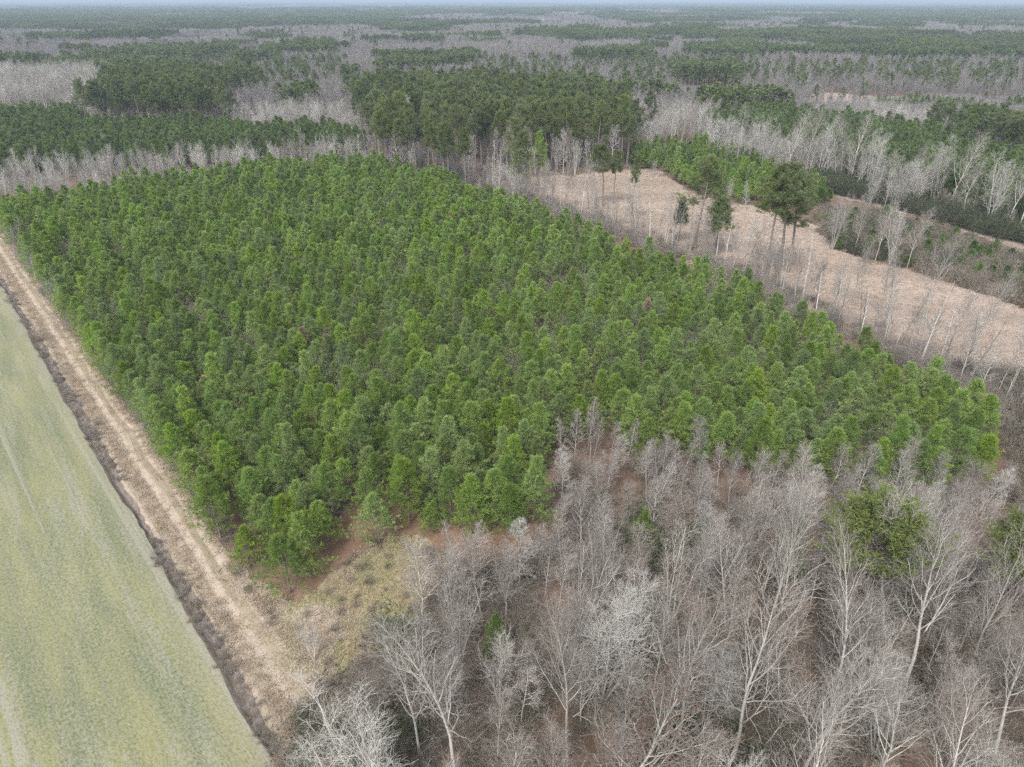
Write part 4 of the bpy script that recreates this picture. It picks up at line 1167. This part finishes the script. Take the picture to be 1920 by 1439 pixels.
for (d0, d1, lod) in ((120, R_NEAR, 0), (R_NEAR, R_MID, 1)):
    # mature pines
    x, y = fan(d0, d1, 5.0, 91 + lod); c = classify(x, y)
    m_ = (c == 'C'); xs, ys = x[m_], y[m_]; s = rf.uniform(.82, 1.08, m_.sum())
    S_pine.append([TPm if lod == 0 else TPm, xs, ys, s])
    m_ = (c == 'P'); xs, ys = x[m_], y[m_]; s = rf.uniform(.9, 1.15, m_.sum())
    S_pine.append([TPm if lod == 0 else TPl, xs, ys, s, rf.uniform(.68, .80, m_.sum())])
    m_ = (c == 'X') & (rf.uniform(size=len(x)) < .17); s = rf.uniform(.45, .72, m_.sum())
    S_pine.append([TPm if lod == 0 else TPl, x[m_], y[m_], s])
    # young pines
    x, y = fan(d0, d1, 3.4, 101 + lod); c = classify(x, y)
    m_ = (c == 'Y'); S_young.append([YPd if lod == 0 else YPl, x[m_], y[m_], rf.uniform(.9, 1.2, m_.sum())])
    m_ = (c == 's') & (vnoise(x, y, 14, 107) > .62); S_young.append([YPl, x[m_], y[m_], rf.uniform(.5, .7, m_.sum())])
    # bare trees
    x, y = fan(d0, d1, 3.9, 111 + lod); c = classify(x, y)
    fam = BAREm if lod == 0 else BAREl
    m_ = (c == 'B') ; S_bare.append([fam, x[m_], y[m_], rf.uniform(.7, 1.05, m_.sum())])
    m_ = (c == 'X') ; S_bare.append([fam, x[m_], y[m_], rf.uniform(.5, .8, m_.sum())])
    m_ = (c == 'T') ; S_bare.append([BAREm, x[m_], y[m_], rf.uniform(.95, 1.35, m_.sum())])
    m_ = (c == 'b') & ((x < -25) | (rf.uniform(size=len(x)) < .6)); S_bare.append([BAREm, x[m_], y[m_], rf.uniform(.42, .78, m_.sum()) * np.where(x[m_] < -25, 1, .6)])
    m_ = (c == 'C') & (rf.uniform(size=len(x)) < .35); S_bare.append([BAREm, x[m_], y[m_], rf.uniform(.5, 1.15, m_.sum())])
    m_ = (c == 'Y') & (rf.uniform(size=len(x)) < .05); S_bare.append([fam, x[m_], y[m_], rf.uniform(.5, .8, m_.sum())])
    # brush
    x, y = fan(d0, d1, 3.0, 121 + lod); c = classify(x, y)
    m_ = np.isin(c, ['S', 's']); S_brush.append([BRl, x[m_], y[m_], rf.uniform(.9, 1.7, m_.sum())])
    m_ = np.isin(c, ['b', 'C']) & (rf.uniform(size=len(x)) < .5); S_brush.append([BRl, x[m_], y[m_], rf.uniform(.5, 1.0, m_.sum())])
S_bare.append([BAREm, tx, ty_, tz])
# the mature stand: its front rows are trees one can tell apart
xs, ys, s = S_pine[0][1:4]
o_ = np.argsort(np.hypot(xs, ys))[:70]
for k, i in enumerate(o_):
    bx, by = pix(xs[i], ys[i], 0)
    seg_l = ('at the left shoulder of the stand, above the second plantation' if bx < 700 else 'low in the stand, behind grey bare trees' if bx < 780 else 'in the stand, left of the white bare trees' if bx < 860 else
             'in the stand, behind the first white bare trees' if bx < 930 else 'in the stand, right above the clump of white trees' if bx < 990 else 'in the stand, above the yellow-green pine' if bx < 1045 else 'in the stand, behind the last white trees' if bx < 1100 else 'in the stand front with long exposed trunk' if bx < 1220 else 'at the right end of the stand beside the tree line')
    place(TP[k % 3], 'tall_pine', xs[i], ys[i], 0, rf.uniform(0, 6.28), float(s[i]), f'mature pine {seg_l}', 'tall pine', 'mature pines of the dark stand')
kk = np.ones(len(xs), bool); kk[o_] = False
S_pine[0][1:4] = [xs[kk], ys[kk], s[kk]]
# groves to the horizon
gro_p, gro_b = [], []
for (d0, d1, sp, sxy, szz) in ((R_MID, 2600, 30, 1.0, 1.0), (2600, 8000, 78, 2.6, 1.25), (8000, 25500, 250, 8.0, 1.6)):
    x, y = fan(d0, d1, sp, int(d0)); c = classify(x, y)
    pm = np.isin(c, ['P', 'C', 'Y']); bm_ = np.isin(c, ['B', 'X', 'T', 'b'])
    S_pine.append([GP, x[pm], y[pm], np.full(pm.sum(), sxy) * rf.uniform(.95, 1.1, pm.sum()), np.full(pm.sum(), szz) * rf.uniform(.8, 1.1, pm.sum())])
    S_bare.append([GB, x[bm_], y[bm_], np.full(bm_.sum(), sxy) * rf.uniform(.95, 1.1, bm_.sum()), np.full(bm_.sum(), szz) * rf.uniform(.75, 1.0, bm_.sum())])
scatter_multi('pine_forest', S_pine, 131)
scatter_multi('young_pine_stand', S_young, 132)
scatter_multi('bare_woodland', S_bare, 133)
scatter_multi('grey_brush', S_brush, 134, .05)
print('COUNTS', len(px_), [sum(len(q[1]) for q in S) for S in (S_pine, S_young, S_bare, S_brush)])

# ------------------------------------------------------------------ grass and weeds
rg = np.random.default_rng(140)
n = 26000
s = rg.uniform(-230, -34, n); nn = rg.uniform(8.3, 13.6, n)
dens = np.where((nn > 9.8) & (nn < 12.0), .05, .36)
kp = rg.uniform(size=n) < dens
p = DS[None] * s[kp, None] + DN[None] * nn[kp, None]
gxx, gyy = jgrid(-30, 0, 28, 60, .38, 1, 141)
okg = inside(GLADE, gxx, gyy) | (inside(TRACK_END, gxx, gyy) & (rg.uniform(size=len(gxx)) < .3))
gxx, gyy = gxx[okg], gyy[okg]
grn = vnoise(gxx, gyy, 2.5, 142) > .55
cgx, cgy = jgrid(0, 130, 90, 245, .95, 1, 143)
okc = inside(CLEARING, cgx, cgy)
scatter_multi('dry_grass', [(GT, p[:, 0], p[:, 1], rg.uniform(.5, 1.1, len(p))), (GT, gxx[~grn], gyy[~grn], rg.uniform(.6, 1.3, (~grn).sum())),
                            (GTG, gxx[grn], gyy[grn], rg.uniform(.6, 1.3, grn.sum())), (GT, cgx[okc], cgy[okc], rg.uniform(.8, 1.6, okc.sum()))], 144, .1)
n = 650
s = rg.uniform(-170, -20, n); nn = rg.normal(7.5, .42, n)
p = DS[None] * s[:, None] + DN[None] * nn[:, None]
cl = (vnoise(s, s * 0, 9, 145) > rg.uniform(.1, .7, n))
q1 = None
sw = rg.uniform(-160, -62, 420); nw = rg.normal(13.5, .3, 420)
pw = DS[None] * sw[:, None] + DN[None] * nw[:, None]
o = scatter_multi('ditch_weeds', [(TWL, p[cl, 0], p[cl, 1], rg.uniform(.15, 1.0, cl.sum()) ** 1.3), (TWL, pw[:, 0], pw[:, 1], rg.uniform(.3, .9, 420))], 146, .15)
for v in []: pass

# ------------------------------------------------------------------ farm buildings far away
def barn(x, y, L, W, H, rot, label):
    e = bpy.data.objects.new('farm_building', None); COL.objects.link(e)
    e.location = (x, y, 0); e.rotation_euler = (0, 0, rot); tag(e, label, 'farm building', 'white farm buildings on the horizon')
    a, b, h, rh = L / 2, W / 2, H, H + W * .22
    me = bpy.data.meshes.new('barn wall')
    me.from_pydata([(-a, -b, 0), (a, -b, 0), (a, b, 0), (-a, b, 0), (-a, -b, h), (a, -b, h), (a, b, h), (-a, b, h), (-a, 0, rh), (a, 0, rh)], [],
                   [(0, 1, 5, 4), (1, 2, 6, 9, 5), (2, 3, 7, 6), (3, 0, 4, 8, 7)])
    me.materials.append(M['white']); w = bpy.data.objects.new('wall', me); COL.objects.link(w); w.parent = e
    o_ = .6; t = .25
    me = bpy.data.meshes.new('barn roof')
    yb = b + o_; zb = h - o_ * .44; ax = a + o_
    me.from_pydata([(-ax, -yb, zb + .1), (ax, -yb, zb + .1), (ax, 0, rh + .1), (-ax, 0, rh + .1), (ax, yb, zb + .1), (-ax, yb, zb + .1),
                    (-ax, -yb, zb + .1 + t), (ax, -yb, zb + .1 + t), (ax, 0, rh + .1 + t), (-ax, 0, rh + .1 + t), (ax, yb, zb + .1 + t), (-ax, yb, zb + .1 + t)], [],
                   [(0, 3, 2, 1), (3, 5, 4, 2), (6, 7, 8, 9), (9, 8, 10, 11), (0, 1, 7, 6), (5, 11, 10, 4), (1, 2, 8, 7), (2, 4, 10, 8), (0, 6, 9, 3), (3, 9, 11, 5)])
    me.materials.append(M['roof']); w = bpy.data.objects.new('roof', me); COL.objects.link(w); w.parent = e
m_, nt_, b_ = new_mat('white siding'); b_.inputs['Base Color'].default_value = (.8, .8, .78, 1); M['white'] = m_
m_, nt_, b_ = new_mat('pale metal roof'); b_.inputs['Base Color'].default_value = (.72, .74, .76, 1); b_.inputs['Roughness'].default_value = .5; M['roof'] = m_
for (bx, by, L_, rot, lab) in ((1192, 39.6, 46, .05, 'leftmost white farm building of the far row'), (1222, 39.6, 30, -.1, 'middle white farm building of the far row'), (1246, 39.4, 34, .1, 'rightmost white farm building of the far row'), (1026, 44.6, 40, 0, 'low white building standing apart, left of the far row')):
    g = G(bx, by); barn(g[0], g[1], L_, 14, 6.5, rot, lab)

# ------------------------------------------------------------------ air
me = bpy.data.meshes.new('haze')
hx = 37500.0; z0, z1 = -2.0, 62.0
me.from_pydata([(-hx, -hx, z0), (hx, -hx, z0), (hx, hx, z0), (-hx, hx, z0), (-hx, -hx, z1), (hx, -hx, z1), (hx, hx, z1), (-hx, hx, z1)], [],
               [(0, 3, 2, 1), (4, 5, 6, 7), (0, 1, 5, 4), (1, 2, 6, 5), (2, 3, 7, 6), (3, 0, 4, 7)])
hm = bpy.data.materials.new('thin air'); hm.use_nodes = True
hm.node_tree.nodes.clear()
pv = hm.node_tree.nodes.new('ShaderNodeVolumePrincipled'); ho = hm.node_tree.nodes.new('ShaderNodeOutputMaterial')
pv.inputs['Density'].default_value = 1 / 4600.0
pv.inputs['Color'].default_value = (.54, .66, .80, 1)
pv.inputs['Anisotropy'].default_value = 0.0
hm.node_tree.links.new(pv.outputs[0], ho.inputs['Volume'])
me.materials.append(hm)
hz = bpy.data.objects.new('haze', me); COL.objects.link(hz); hz['kind'] = 'stuff'

# ------------------------------------------------------------------ labels: where look and neighbours say the same, the order from the left tells them apart
bpy.context.view_layer.update()
same = {}
for ob in COL.objects:
    if ob.get('category') and ob.parent is None: same.setdefault(ob['label'], []).append(ob)
for lab, obs in same.items():
    if 1 < len(obs) <= 20 and len(lab.split()) <= 13:
        obs.sort(key=lambda q: float(pix(q.location.x, q.location.y, 4.0)[0]))
        for k, ob in enumerate(obs): ob['label'] = f'{lab}, {ORD[k]} from left'
